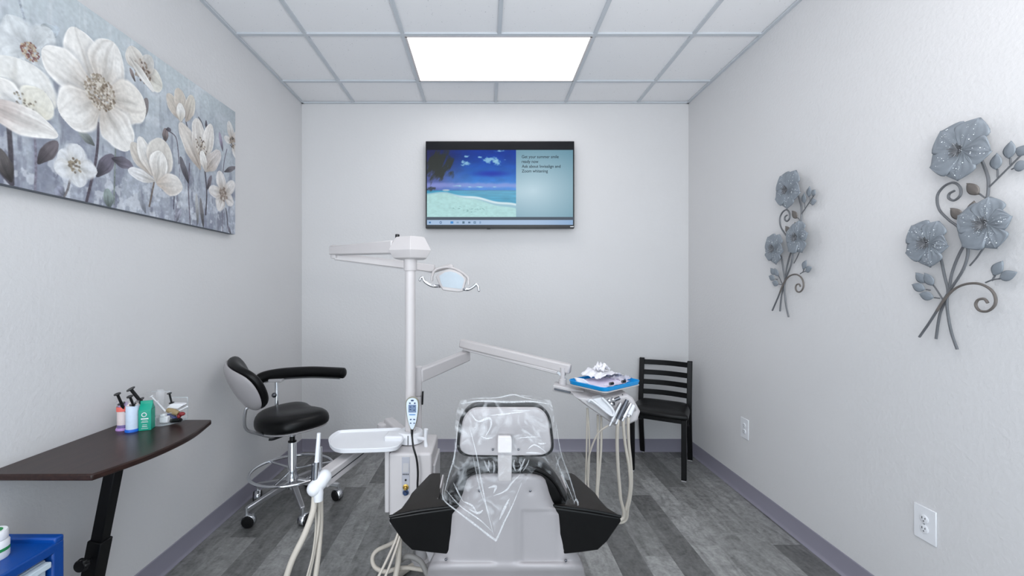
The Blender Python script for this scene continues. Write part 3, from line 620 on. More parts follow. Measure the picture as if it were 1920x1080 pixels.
# ---------------------------------------------------------------- assistant stool
SX, SY = -1.258, 2.78
t = thing('assistant_stool', 'wheeled drafting stool with black saddle seat and wraparound black arm beside the left wall', 'stool', (SX, SY, 0))
for k in range(5):
    a = math.radians(-126+72*k); d = Vector((math.cos(a), math.sin(a), 0)); e = Vector((SX, SY, 0))+d*.285; nrm = Vector((-d.y, d.x, 0))
    o = MB().beam(Vector((SX, SY, .165))+d*.03, e+Vector((0, 0, .105)), .034, .04, (0, 0, 1), .026, .026).build('base_leg', STEEL, t, bevel=.006)
    cs = MB().tube([e+Vector((0, 0, .115)), e+Vector((0, 0, .065))], .009, 8, 0).build('caster', STEEL, t)
    yaw = a+.7; ax = Vector((math.cos(yaw), math.sin(yaw), 0)); R = Matrix.Rotation(yaw, 4, 'Z') @ rot('Y', 90); wc = e+Vector((0, 0, .035))+Vector((-ax.y, ax.x, 0))*.012
    MB().lathe([(.012, -.028), (.031, -.026), (.034, -.02), (.034, .02), (.031, .026), (.012, .028)], wc, R, 20).build('wheel', BLACKP, cs)
    b = MB(); n = 10
    b.rings([[wc+ax*s_*.019+(Matrix.Rotation(yaw, 4, 'Z') @ Vector((0, math.cos(q_)*.0375, math.sin(q_)*.0375))) for q_ in [math.radians(-20+220*i/n) for i in range(n+1)]] for s_ in (-1, 1)], cap=False, closed=False)
    b.build('hood', CHROME, cs, solid=.002)
MB().lathe([(.04, .13), (.042, .16), (.036, .2), (.027, .22), (.026, .42), (.024, .425)], (SX, SY, 0), None, 24).build('column', CHROME, t)
MB().lathe([(.026, .425), (.026, .432), (.018, .434), (.016, .47)], (SX, SY, 0), None, 20).build('gas_lift', BLACKP, t)
ring = [(SX+.25*math.cos(a), SY+.25*math.sin(a), .245) for a in [2*math.pi*k/24 for k in range(24)]]
b = MB().tube(ring, .0095, 10, 2, closed=True)
for k in range(3):
    a = 2.1*k+.5; b.tube([(SX+.02*math.cos(a), SY+.02*math.sin(a), .25), (SX+.25*math.cos(a), SY+.25*math.sin(a), .245)], .007, 8, 0)
b.build('foot_ring', CHROME, t)
MB().lathe([(.016, .46), (.024, .465), (.024, .51), (.05, .515)], (SX, SY, 0), None, 20).build('seat_mount', CHROME, t)
MB().box((SX-.02, SY-.02, .505), (.16, .1, .018)).build('tilt_plate', SHADEP, t, bevel=.006)
MB().tube([(SX-.02, SY-.06, .49), (SX-.07, SY-.10, .478), (SX-.095, SY-.115, .48)], .008, 8, 4).build('lever', BLACKP, t)
sd = Vector((math.cos(.9), math.sin(.9), 0)); sw = Vector((-sd.y, sd.x, 0)); sc_ = Vector((SX-.035, SY, .562))
def so(f, s_): return sc_+sd*f+sw*s_
ol = catmull([so(.19, 0), so(.21, .12), so(.17, .21), so(.05, .235), so(-.09, .205), so(-.16, .11), so(-.185, 0), so(-.16, -.11), so(-.09, -.205), so(.05, -.235), so(.17, -.21), so(.21, -.12)], 3, True)
def saddle(v):
    d = v-sc_; f, s_ = d.dot(sd), d.dot(sw); return v+Vector((0, 0, .9*max(0, f)**2*.2-.35*min(0, f+.02)*-1*.15+.25*s_*s_*.6))
MB().cushion(ol, (0, 0, 1), [(.93, -.035), (1, -.02), (1.015, .012), (.96, .045), (.78, .066), (.45, .07), (.15, .066)]).build('seat', BLACKV, t, sub=1, warp=saddle)
MB().cushion(ol, (0, 0, 1), [(.5, -.05), (.88, -.046), (.97, -.034), (.97, -.024)]).build('seat_pan', GREYP, t, warp=saddle, sub=1)
# backrest
ba = math.radians(40); bd = Vector((math.cos(ba), math.sin(ba), 0)); bw = Vector((-bd.y, bd.x, 0)); bc = Vector((-1.412, 2.49, .842))
bu = (Vector((0, 0, 1))-bd*.55).normalized(); bn = bw.cross(bu)
if bn.dot(bd) < 0: bn = -bn
bol = catmull([(-.175, -.02), (-.165, .07), (-.11, .13), (.0, .175), (.11, .19), (.17, .165), (.185, .09), (.15, -.01), (.10, -.10), (.03, -.155), (-.06, -.165), (-.14, -.12)], 3, True)
def bp_(k, off): return [bc+bw*p.x*k*.88+bu*p.y*k*.9+bn*off for p in bol]
def bend(v):
    s_ = (v-bc).dot(bw); return v+bn*(1.9*s_*s_)
MB().rings([bp_(.95, .0), bp_(1.01, .004), bp_(1.02, .022), bp_(.97, .045), bp_(.78, .058), bp_(.4, .062), bp_(.1, .063)]).build('backrest', BLACKV, t, sub=1, warp=bend)
MB().rings([bp_(.97, -.001), bp_(1.0, -.004), bp_(.97, -.018), bp_(.8, -.04), bp_(.4, -.052), bp_(.1, -.054)]).build('backrest_shell', GREYP, t, sub=1, warp=bend)
e = bc-bu*.12-bn*.035
MB().tube([e, P(461, 768, 2.5), P(458, 792, 2.5), P(463, 806, 2.53), P(480, 812, 2.58), (SX-.08, SY-.1, .495), (SX, SY, .505)], .009, 8, 6).build('back_bar', STEEL, t)
# wraparound arm
ap = [P(482, 714, 2.93), P(497, 706, 2.95), P(530, 700, 2.97), P(580, 697, 2.97), P(618, 698, 2.96), P(638, 699, 2.94), P(648, 700, 2.93)]
MB().tube(ap, lambda q_: .037*(min(1, .06+11*q_, .06+11*(1-q_)))**.5, 14, 6).build('arm_pad', BLACKV, t)
MB().tube([p+Vector((0, 0, -.037)) for p in ap[1:-1]], .008, 8, 6).build('arm_rail', STEEL, t)
MB().tube([P(518, 716, 2.95), P(519, 740, 2.94), P(518, 770, 2.93)], .013, 12, 4).build('arm_post', CHROME, t)
MB().ball(P(514, 741, 2.92), .017).build('arm_knob', DKSTEEL, t)
MB().tube([P(518, 768, 2.93), (SX-.17, SY+.12, .515), (SX-.02, SY+.03, .51)], .012, 8, 4).build('arm_bracket', STEEL, t)
MB().box(P(518, 713, 2.94), (.09, .05, .02)).build('arm_mount', SHADEP, t, bevel=.004)

# ---------------------------------------------------------------- bowed wall table
TZ = .83
t = thing('bowed_table', 'narrow dark wood wall table with a bowed front edge and black strut', 'table', (XL, 1.64, 0)); t['kind'] = 'thing'
fr = catmull([(-1.252, 1.358, 0), (-1.205, 1.50, 0), (-1.188, 1.63, 0), (-1.195, 1.76, 0), (-1.238, 1.93, 0)], 6)
poly = [Vector((XL+.001, 1.93, TZ-.022)), Vector((XL+.001, 1.358, TZ-.022))]+[Vector((p.x, p.y, TZ-.022)) for p in fr]
MB().prism(poly, (0, 0, .022)).build('tabletop', WOOD, t, bevel=.005)
sa, sb = Vector((-1.395, 1.62, TZ-.022)), Vector((-1.555, 1.62, 0)); sdv = (sb-sa)
MB().beam(sa, sa+sdv*.6, .042, .042, (0, 1, 0)).build('strut', BLACKM, t, bevel=.003)
o = MB().beam(sa+sdv*.415, sb, .054, .054, (0, 1, 0)).build('strut_sleeve', BLACKM, t, bevel=.004)
kp = sa+sdv*.49+Vector((0, -.03, 0)); b = MB()
b.tube([kp+Vector((0, .01, 0)), kp+Vector((0, -.02, 0))], .006, 8, 0)
for k in range(7): b.ball(kp+Vector((.016*math.cos(k*.9), -.032, .016*math.sin(k*.9))), .009, None, 10, 6, (1, 1.3, 1))
b.lathe([(.02, -.012), (.02, .012)], kp+Vector((0, -.032, 0)), rot('X', 90), 18); b.build('knob', BLACKP, o)
MB().box((-1.5, 1.62, TZ-.030), (.2, .05, .016)).build('mounting_plate', BLACKM, t)
MB().box((XL+.006, 1.66, TZ-.037), (.012, .26, .03)).build('wall_cleat', BLACKM, t)

# things on the wall table
def syringe(a, c, m, label, r=.006, group=None, name='syringe', cat='syringe'):
    a, c = Vector(a), Vector(c); d = (c-a).normalized(); t_ = thing(name, label, cat, a, 0, group or 'syringes on the wall table')
    MB().tube([a, a+(c-a)*.62], r, 12, 0).build('barrel', m, t_)
    M = d.to_track_quat('Z', 'Y').to_matrix().to_4x4()
    MB().tube([a+(c-a)*.6, c], r*.8, 10, 0).build('plunger', m, t_)
    MB().lathe([(r*1.9, -.0015), (r*1.9, .0015)], c, M, 14).build('thumb_rest', m, t_)
    MB().lathe([(r*2.1, -.0012), (r*2.1, .0012)], a+(c-a)*.62, M, 14).build('finger_flange', m, t_)
    return t_
c1 = Vector((-1.523, 1.795, TZ)); R1 = .0225
t = thing('dispenser_cup', 'clear cup with coral and pale pink label and purple foot on the wall table', 'cup', c1, 0, 'dispenser cups on the wall table')
MB().lathe([(.0255, 0), (.0255, .006), (R1+.001, .008), (R1+.001, .010)], c1, None, 28).build('foot', LILC, t)
MB().lathe([(R1, .01), (R1, .122)], c1, None, 28, cap=False).build('cup_wall', CLEARP, t)
MB().lathe([(R1-.002, .02), (R1-.002, .078)], c1, None, 28).build('pale_label', PINKC, t)
MB().lathe([(R1-.0015, .010), (R1-.0015, .022)], c1, None, 28).build('purple_band', PURP, t)
MB().lathe([(R1+.0005, .079), (R1+.0005, .098)], c1, None, 28, cap=False).build('coral_band', CORAL, t)
b = MB()
for k in range(5): b.tube([c1+Vector((.010*math.cos(k*1.3), .010*math.sin(k*1.3), .08)), c1+Vector((.011*math.cos(k*1.3+.3), .011*math.sin(k*1.3+.3), .112))], .006, 8, 0)
b.build('lilac_tips', LILC, t)
c2 = Vector((-1.468, 1.775, TZ)); R2 = .0225
t = thing('dispenser_cup', 'ice blue and white cup with bright blue foot, beside the teal carton', 'cup', c2, 0, 'dispenser cups on the wall table')
MB().lathe([(.0255, 0), (.0255, .008), (R2+.001, .011)], c2, None, 28).build('foot', BLUEB, t)
MB().lathe([(R2, .011), (R2, .106)], c2, None, 28).build('label_sleeve', ICE, t)
MB().lathe([(R2, .106), (R2, .124)], c2, None, 28, cap=False).build('cup_wall', CLEARP, t)
b = MB()
for k in range(6): b.ball(c2+Vector((.012*math.cos(k), .012*math.sin(k), .106+.003*(k % 2))), .007, None, 8, 6)
b.build('contents', PINKC, t)
# teal carton with a folded top
cc = Vector((-1.428, 1.80, TZ)); cr = Matrix.Rotation(.35, 4, 'Z')
t = thing('carton', 'teal gable-top carton with white round logo on the wall table', 'carton', cc)
bw2, bd2 = .022, .022
L = lambda x, y, z: cc+(cr @ Vector((x, y, z)))
MB().rings([[L(sx*bw2*k, sy*bd2*kk, z) for sx, sy in ((-1, -1), (1, -1), (1, 1), (-1, 1))] for k, kk, z in ((1, 1, 0), (1, 1, .084), (1, .12, .108), (1, .12, .120))]).build('box', TEAL, t, bevel=.001)
MB().add([L(.0221, -.022, .084), L(.0221, .022, .084), L(.0215, 0, .108)], [(0, 1, 2)]).build('gable_fold', TEALD, t)
yo = -bd2-.0006
MB().tube([L(-.002+.008*math.cos(k*math.pi/8), yo, .066+.008*math.sin(k*math.pi/8)) for k in range(16)], .0016, 6, 1, closed=True).build('logo_ring', PUREW, t)
b = MB()
for z, w_, h_ in ((.049, .026, .005), (.040, .02, .0015), (.035, .024, .0015), (.024, .016, .0015), (.017, .018, .0025), (.009, .024, .0015)): b.add([L(-w_/2, yo, z-h_/2), L(w_/2, yo, z-h_/2), L(w_/2, yo, z+h_/2), L(-w_/2, yo, z+h_/2)], [(0, 1, 2, 3)])
b.build('print', PUREW, t, smooth=0)
# acrylic organiser: two wells with a curved front
oc = Vector((-1.43, 1.885, TZ))
t = thing('organizer', 'clear acrylic organizer holding small dental items at the table end', 'organizer', oc)
def wallp(name, pts, h, m=ACRYL, z0=0.003):
    n = len(pts); b = MB()
    b.rings([[Vector((p[0], p[1], TZ+z0)) for p in pts], [Vector((p[0], p[1], TZ+h)) for p in pts]], cap=False, closed=False); b.build(name, m, t, solid=.003, smooth=60)
front = [(p.x, p.y) for p in catmull([(-1.415, 1.832, 0), (-1.392, 1.838, 0), (-1.366, 1.872, 0), (-1.352, 1.938, 0)], 5)]
wallp('front_wall', front, .05); wallp('far_wall', [(-1.352, 1.938), (-1.43, 1.938)], .098); wallp('tall_far_wall', [(-1.43, 1.939), (-1.52, 1.939)], .125)
wallp('near_wall', [(-1.415, 1.832), (-1.52, 1.832)], .10); wallp('divider', [(-1.43, 1.836), (-1.43, 1.936)], .10); wallp('back_wall', [(-1.522, 1.832), (-1.522, 1.94)], .125)
MB().prism([Vector((-1.52, 1.832, TZ)), *[Vector((x, y, TZ)) for x, y in front], Vector((-1.52, 1.94, TZ))], (0, 0, .003)).build('base', ACRYLE, t)
b = MB()
for (x, y, h) in ((-1.352, 1.938, .098), (-1.43, 1.938, .125), (-1.415, 1.832, .10), (-1.43, 1.836, .10)): b.tube([(x, y, TZ+.003), (x, y, TZ+h)], .0014, 6, 0)
b.tube([(x, y, TZ+.05) for x, y in front], .0013, 6, 0); b.tube([(-1.52, 1.939, TZ+.125), (-1.43, 1.939, TZ+.125)], .0013, 6, 0); b.tube([(-1.43, 1.938, TZ+.098), (-1.352, 1.938, TZ+.098)], .0013, 6, 0); b.tube([(-1.415, 1.832, TZ+.10), (-1.52, 1.832, TZ+.10)], .0013, 6, 0)
b.build('polished_edges', ACRYLE, t)
syringe(c1+Vector((.016, .004, .045)), P(220, 739, 1.76), BLACKP, 'black syringe leaning left out of the pink labelled cup', .0065)
syringe(c2+Vector((.017, .006, .06)), P(243.5, 743.5, 1.75), BLACKP, 'shorter black syringe leaning out of the ice blue cup', .006)
syringe(Vector((-1.448, 1.862, TZ+.03)), P(245, 729.5, 1.80), BLACKP, 'tallest black syringe standing behind the ice blue cup and carton', .0085)
syringe(Vector((-1.395, 1.92, TZ+.01)), P(317.5, 737.5, 1.90), BLACKP, 'thin black syringe at the back of the acrylic organizer', .005)
syringe(P(310, 771, 1.87), P(283.5, 743, 1.85), PUREW, 'white syringe lying diagonally across the acrylic organizer', .004)
solo(MB().lathe([(.012, 0), (.014, .03), (.0165, .11), (.017, .128), (.012, .137), (.004, .14)], (-1.452, 1.905, TZ+.004), None, 20), 'dispenser_tube', CLEARP, 'frosted clear round-topped tube standing in the organizer', 'tube')
p = P(324, 762, 1.885); solo(MB().prism([p+Vector((x, 0, z)) for x, z in ((-.035, -.012), (.02, -.012), (.045, .004), (.04, .010), (-.012, .010))], (0, .03, 0)), 'plastic_block', PUREW, 'white wedge-shaped plastic block on top in the organizer', 'block', bevel=.003)
p = P(326, 772, 1.875); solo(MB().tube([p+Vector((-.028, 0, .008)), p, p+Vector((.02, 0, -.008))], lambda q_: .009+.003*math.sin(math.pi*q_), 12, 5), 'shade_cup', TAN, 'tan rounded rubber piece in the organizer', 'rubber piece')
p = P(341, 776, 1.875); solo(MB().ball(p, .011, None, 12, 8, (1.3, .9, .8)).ball(p+Vector((-.012, 0, -.010)), .009, None, 10, 6), 'rubber_cap', RED, 'dark red rubber cap in the organizer front well', 'cap', smooth=80)
p = P(309, 786, 1.86); solo(MB().box(p, (.036, .02, .028)).box(p+Vector((-.004, -.002, .017)), (.02, .02, .012)), 'bite_block', PUREW, 'white stepped plastic piece at the front of the organizer', 'block', bevel=.004)
p = P(322, 786, 1.88); solo(MB().tube([p+Vector((-.01, 0, .02)), p+Vector((.03, 0, -.004))], .007, 10, 0).ball(p+Vector((-.012, 0, .021)), .0085, None, 10, 6), 'cap_holder', NAVY, 'navy blue plastic stick in the organizer under the tan piece', 'stick')
p = P(330, 789, 1.87); solo(MB().tube([p+Vector((-.022, 0, 0)), p+Vector((.02, 0, .004))], .009, 10, 0).tube([p+Vector((.02, 0, .004)), p+Vector((.026, 0, .005))], .005, 10, 0), 'capsule', BLACKP, 'small black capsule lying at the bottom of the organizer', 'capsule')
p = P(346, 765, 1.885); solo(MB().tube([p+Vector((-.028, 0, -.014)), p+Vector((.012, 0, .006))], .0028, 8, 0).ball(p+Vector((.012, 0, .006)), .004, None, 8, 6), 'applicator', PUREW, 'thin white stick at the right side of the organizer', 'applicator')

# ---------------------------------------------------------------- blue drawer cart and white bottle
BZ = .67; bx0, bx1, by0, by1 = XL+.015, -1.293, .92, 1.311
t = thing('drawer_cart', 'blue plastic drawer cart with frosted drawers beside the left wall', 'cart', ((bx0+bx1)/2, (by0+by1)/2, 0))
b = MB(); ft = .035
b.box(((bx0+bx1)/2, (by0+by1)/2, BZ-.03), (bx1-bx0, by1-by0, .03))
b.box(((bx0+bx1)/2, by1-.014, BZ-.010), (bx1-bx0, .028, .02)).box(((bx0+bx1)/2, by0+.014, BZ-.010), (bx1-bx0, .028, .02))
b.box((bx0+.012, (by0+by1)/2, BZ-.010), (.024, by1-by0-.05, .02))
b.box((bx0+.006, (by0+by1)/2, BZ/2), (.012, by1-by0, BZ-.06))
for y in (by0, by1): b.box(((bx0+bx1)/2, y+(ft/2 if y == by0 else -ft/2), BZ/2), (bx1-bx0, ft, BZ-.07))
b.box(((bx0+bx1)/2, (by0+by1)/2, .03), (bx1-bx0, by1-by0-.06, .03)); b.box(((bx0+bx1)/2, (by0+by1)/2, .33), (bx1-bx0-.02, by1-by0-.06, .02))
b.build('frame', BLUE, t, bevel=.005)
for z0, z1 in ((.05, .315), (.345, BZ-.055)):
    o = MB().box((bx1-.02, (by0+by1)/2, (z0+z1)/2), (.012, by1-by0-.082, z1-z0)).box((bx1-.15, (by0+by1)/2, (z0+z1)/2-.01), (.24, by1-by0-.1, z1-z0-.04)).build('drawer', FROST, t, bevel=.004)
    MB().box((bx1-.007, (by0+by1)/2, z1-.012), (.028, by1-by0-.09, .018)).build('drawer_lip', FROST, o, bevel=.003)
bb = P(-14, 1034, 1.21); bb.z = BZ-.015
t = thing('bottle', 'white plastic bottle with green band standing on the blue cart', 'bottle', bb); R_ = .034
MB().lathe([(R_*.94, 0), (R_, .004), (R_, .046), (R_*.9, .052)], bb, None, 28).build('body', PUREW, t)
MB().lathe([(R_+.0004, .022), (R_+.0004, .031)], bb, None, 28, cap=False).build('green_band', GREENB, t)
MB().lathe([(R_*.9, .053), (R_*.92, .056), (R_*.92, .074), (R_*.86, .078)], bb, None, 28).build('cap', PUREW, t)
MB().lathe([(R_*.6, .0782), (R_*.6, .0788)], bb, None, 20).build('cap_label', GREENB, t)

# ---------------------------------------------------------------- dental unit: cabinet, pole, lamp, arms
PX, PYY = -.378, 2.15
t = thing('dental_unit', 'white dental unit with cabinet, tall pole, overhead lamp and instrument arms', 'dental unit', (PX, PYY, 0)); U = t
cx0, cx1, cy0, cy1, cz0, cz1 = -.452, -.252, 2.0, 2.27, .31, .65
cab = MB().box(((cx0+cx1)/2, (cy0+cy1)/2, (cz0+cz1)/2), (cx1-cx0, cy1-cy0, cz1-cz0)).build('cabinet', WARM, t, bevel=.012, seg=3)
MB().box((cx1+.006, (cy0+cy1)/2+.01, (cz0+cz1)/2-.03), (.014, cy1-cy0-.05, cz1-cz0-.08)).build('side_panel', SHADEP, cab, bevel=.005)
MB().box((cx0-.012, cy0+.11, (cz0+cz1)/2+.03), (.022, .2, .29)).build('side_door', WARM, cab, bevel=.005)
MB().box((cx0-.026, cy0+.06, (cz0+cz1)/2+.02), (.012, .02, .08)).build('door_handle', WARM, cab, bevel=.003)
MB().box((-.3725, cy0-.001, .545), (.036, .004, .175)).build('control_strip', mat('grey_control_strip', srgb(176, 177, 186), .4), cab, bevel=.001)
MB().box((-.3725, cy0-.003, .584), (.026, .003, .042)).build('gauge_window', SHADEP, cab)
b = MB()
for k in range(4): b.box((-.384+.0075*k, cy0-.0035, .553), (.005, .001, .006))
b.build('marking', SLOT, cab)
MB().lathe([(.0045, 0), (.0045, .004)], (-.3725, cy0-.002, .527), rot('X', 90), 12).build('socket', BLACKP, cab)
for z, m in ((.493, BRASS), (.468, BTN)):
    MB().lathe([(.014, 0), (.014, .003), (.008, .004), (.008, .018), (.006, .02)], (-.3725, cy0-.002, z), rot('X', 90), 18).build('knob', m, cab)
MB().lathe([(.032, .65), (.034, .652), (.034, .655)], (PX, PYY, 0), None, 28).build('pole_collar', WHITE, t)
MB().lathe([(.0255, .65), (.0255, 1.53)], (PX, PYY, 0), None, 32).build('pole', WHITE, t)
MB().lathe([(.031, 1.512), (.033, 1.516), (.033, 1.565), (.042, 1.585)], (PX, PYY, 0), None, 32).build('pole_sleeve', WHITE, t)
# light post head: faceted block
hz = lambda py: H-(py-CY)/F*2.13
def blk(k, py): return [Vector((-.376+x*k, 2.15+y*k, hz(py))) for x, y in ((-.108, -.02), (.012, -.085), (.105, -.02), (.085, .09), (-.095, .09))]
bl = MB().rings([blk(.62, 486), blk(.78, 483.5), blk(1, 469), blk(.70, 446), blk(.64, 443.5)]).build('light_post_head', WHITE, t, bevel=.002)
p = P(745, 443, 2.15); MB().lathe([(.011, -.01), (.011, .008), (.009, .01)], p, None, 14).build('button', BLACKP, bl)
e1, e2 = P(740, 463, 2.15), P(622, 470, 2.52)
ar = MB().beam(e1, e2, .045, .066, (0, 0, 1), .04, .05).build('light_arm', WHITE, t, bevel=.006)
MB().beam(e1+Vector((0, 0, -.034)), e2+Vector((.05, -.03, -.026)), .02, .006).build('arm_channel', SHADEP, ar)
MB().lathe([(.024, -.045), (.026, -.03), (.026, .028), (.02, .032)], e2+Vector((.02, 0, 0)), None, 18).build('elbow_joint', WHITE, ar)
f1, f2 = P(628, 474, 2.52), P(815, 507, 2.56)
ar2 = MB().beam(f1+Vector((0, .0, -.02)), f2+Vector((0, 0, .01)), .036, .046).build('lamp_arm', WHITE, t, bevel=.006)
MB().beam(f1+Vector((0.03, 0, -.047)), f2+Vector((0, 0, -.017)), .02, .006).build('arm_channel', SHADEP, ar2)
# lamp head
LY = 2.46
q = lambda zx, zy, d=0: P(780+zx/14.77, 490+zy/14.77, LY)+Vector((0, d, 0))
face = [(545, 430), (620, 335), (760, 262), (900, 228), (1050, 242), (1220, 312), (1350, 440), (1385, 520), (1330, 740), (1290, 835), (1180, 850), (960, 830), (740, 800), (640, 640)]
fc = sum((q(*p) for p in face), Vector())/len(face)
def fr_(k, d, dz=0): return [fc+(q(*p)-fc)*k+Vector((0, d, dz)) for p in face]
lamp = MB().rings([fr_(.93, -.004), fr_(1, 0), fr_(1.02, .03), fr_(.9, .07, .01), fr_(.5, .10, .02)]).build('lamp_head', WHITE, t, bevel=.002)
lens = [(650, 405), (800, 305), (950, 280), (1120, 325), (1290, 440), (1335, 505), (1290, 690), (1265, 765), (1000, 735), (745, 700), (690, 590)]
MB().prism([q(*p, -.0075) for p in lens], (0, .004, 0)).build('lens', LENS, lamp)
MB().tube([q(425, 520, .03), q(425, 430, .035), (q(460, 280, .05)), q(600, 180, .06), q(900, 150, .065), q(1200, 270, .055), q(1400, 420, .04), q(1445, 520, .03), q(1450, 620, .025)], .008, 8, 5).build('yoke', WHITE, lamp)
MB().box(q(430, 480, .02), (.012, .03, .03)).build('yoke_pivot', WHITE, lamp, bevel=.003); MB().box(q(1445, 590, .02), (.012, .03, .03)).build('yoke_pivot', WHITE, lamp, bevel=.003)
for pts in ([(650, 690), (540, 685), (430, 670), (300, 600), (225, 530), (200, 460), (150, 445), (110, 520)], [(1270, 760), (1360, 775), (1470, 772), (1590, 700), (1660, 640), (1720, 690), (1742, 810)]):
    h_ = MB().tube([q(*p, .02 if k_ == 0 else -.005) for k_, p in enumerate(pts)], lambda q_: .0105-.0035*q_, 10, 5).build('handle', CHROME, lamp)
    MB().ball(q(*pts[-1], -.006), .0075).build('handle_tip', CHROME, h_)
MB().tube([f2, q(900, 120, .07), q(960, 165, .07)], .014, 10, 4).build('lamp_joint', WHITE, t)
# delivery arm
dp = Vector((-.352, 2.24, 0))
MB().lathe([(.0185, .64), (.0185, .86)], dp, None, 20).build('delivery_post', WARM, t)
MB().lathe([(.019, .862), (.0195, .865), (.0195, 1.012), (.015, 1.016)], dp, None, 20).build('delivery_post_sleeve', WARM, t)
p = P(793, 746, 2.23); MB().beam(p+Vector((0, 0, .035)), p+Vector((-.003, 0, -.035)), .008, .014, (0, 1, 0)).build('lock_lever', BLACKP, t, bevel=.002)
g1, g2 = Vector((-.352, 2.24, .965)), P(872, 668, 2.74)
MB().beam(g1, g2+(g2-g1).normalized()*.03, .05, .072, (0, 0, 1), .05, .068).build('delivery_arm', WARM, t, bevel=.008)
MB().lathe([(.022, -.02), (.022, .035), (.012, .04), (.012, .075)], g2, None, 18).build('delivery_joint', SHADEP, t)
h1, h2 = P(864, 643, 2.74), P(1070, 692, 2.40)
sp = MB().beam(h1, h2, .05, .055).build('spring_arm', WHITE, t, bevel=.01)
MB().beam(h1+Vector((.02, 0, -.036)), h2+Vector((-.03, 0, -.03)), .036, .02).build('arm_cover', WARM, sp, bevel=.005)
MB().lathe([(.014, .05), (.014, -.01), (.022, -.015), (.022, -.05)], P(1055, 706, 2.40), None, 16).build('delivery_wrist', WARM, t)
MB().beam(P(1045, 704, 2.40)+Vector((0, 0, .02)), P(1062, 712, 2.40), .012, .012).build('wrist_link', STEEL, t)
# delivery head
MB().beam(P(1038, 724, 2.40), P(1095, 735, 2.36), .10, .035, (0, 0, 1)).build('mounting_block', WARM, t, bevel=.005)
MB().beam(P(1039, 729, 2.34), P(1070, 736, 2.33), .008, .012).build('brake_handle', DKSTEEL, t, bevel=.002)
hp = [(1070, 735), (1105, 737), (1166, 731), (1176, 738), (1189, 762), (1184, 778), (1160, 789), (1143, 788), (1118, 770), (1092, 752)]
def hd_(k, Y):
    c_ = P(1128, 758, 2.3); base = [P(x, y, 2.3) for x, y in hp]; return [c_+(b_-c_)*k+Vector((0, Y-2.3, 0)) for b_ in base]
head = MB().rings([hd_(.9, 2.19), hd_(.99, 2.205), hd_(1, 2.22), hd_(1, 2.42), hd_(.9, 2.44)]).build('delivery_head', WARM, t, bevel=.004)
loop = [P(1104, 753, 2.175), P(1108, 750, 2.17), P(1118, 757, 2.16), P(1135, 771, 2.155), P(1147, 779, 2.15), P(1151, 776, 2.15), P(1149, 768, 2.15), P(1140, 757, 2.155), P(1130, 747, 2.16)]
MB().tube([P(1104, 753, 2.20)]+loop+[P(1130, 747, 2.20)], .0062, 10, 4).build('grab_handle', PUREW, head)
lc = sum(loop, Vector())/len(loop)
MB().prism([lc+(p-lc)*1.14+Vector((0, .004, 0)) for p in loop], (0, .05, 0)).build('front_panel', PUREW, head, smooth=0)
for x, y in ((1141, 750), (1148, 748), (1145, 756)): MB().lathe([(.008, 0), (.008, .02), (.005, .022)], P(x, y, 2.19), rot('X', 90), 14).build('valve_knob', CHROME, head)
MB().tube([P(1152, 750, 2.18), P(1162, 746, 2.18)], .009, 10, 0).build('filter_body', DKSTEEL, head)
MB().box(P(1149, 757, 2.185), (.022, .008, .016)).build('gauge', SLOT, head, bevel=.002)
for x, y in ((1167, 740), (1163, 744)): MB().lathe([(.003, 0), (.003, .003)], P(x, y, 2.2), rot('X', 90), 10).build('screw', SLOT, head)
MB().beam(P(1147, 789, 2.16), P(1190, 766, 2.2), .03, .014).build('instrument_bar', GREYP, head, bevel=.004)
# assistant arm
k1, k2, k3 = Vector((-.40, 2.22, .63)), P(728, 792, 2.50), P(603, 900, 1.80)
MB().beam(k1+Vector((.02, -.02, 0)), k2, .06, .06).build('assistant_arm_root', WARM, t, bevel=.01)
k2b = k2+Vector((.0, .0, -.045)); k2b = Vector((-.585, 2.47, .585))
MB().lathe([(.034, -.09), (.036, -.08), (.036, .0), (.028, .006)], Vector((-.588, 2.47, .64)), None, 18).build('assistant_elbow', WARM, t)
aa = MB().beam(k2b, k3, .058, .062).build('assistant_arm', WARM, t, bevel=.006)
d_ = (k3-k2b).normalized(); sx_ = d_.cross(Vector((0, 0, 1))).normalized()
if sx_.x < 0: sx_ = -sx_
MB().beam(k2b+sx_*.0285, k3+sx_*.0285, .003, .005).build('arm_slot', SLOT, aa)
eb = MB().tube([P(608, 893, 1.80), P(600, 905, 1.78), P(590, 915, 1.76)], .030, 14, 4).ball(P(590, 916, 1.76), .031).ball(P(608, 894, 1.80), .03).build('holder_joint', PUREW, t)
MB().lathe([(.018, -.03), (.02, .0), (.018, .03)], P(597, 925, 1.76), None, 16).build('holder_cup', PUREW, t)
# hoses below the cabinet
def hose(pts, r, m=HOSE, par=U, name='hose'): return MB().tube(pts, r, 10, 8).build(name, m, par)
hose([(-.40, 2.1, .32), (-.41, 2.05, .25), (-.415, 2.03, .12), (-.43, 2.02, .03), (-.42, 2.1, .016), (-.30, 2.25, .016)], .014)
hose([(-.36, 2.2, .32), (-.40, 2.19, .17), (-.48, 2.17, .125), (-.54, 2.13, .115), (-.556, 2.10, .095), (-.535, 2.07, .07), (-.48, 2.05, .062), (-.43, 2.05, .075), (-.36, 2.08, .06), (-.2, 2.1, .016)], .010)
hose([(-.40, 2.06, .31), (-.43, 2.0, .22), (-.50, 1.93, .09), (-.56, 1.88, .02)], .006); hose([(-.39, 2.06, .31), (-.42, 2.0, .2), (-.47, 1.94, .08), (-.52, 1.88, .016)], .006)
hose([(-.41, 2.08, .10), (-.37, 2.06, .13), (-.31, 2.05, .11), (-.26, 2.03, .04), (-.2, 2.1, .016)], .013, HOSEG)
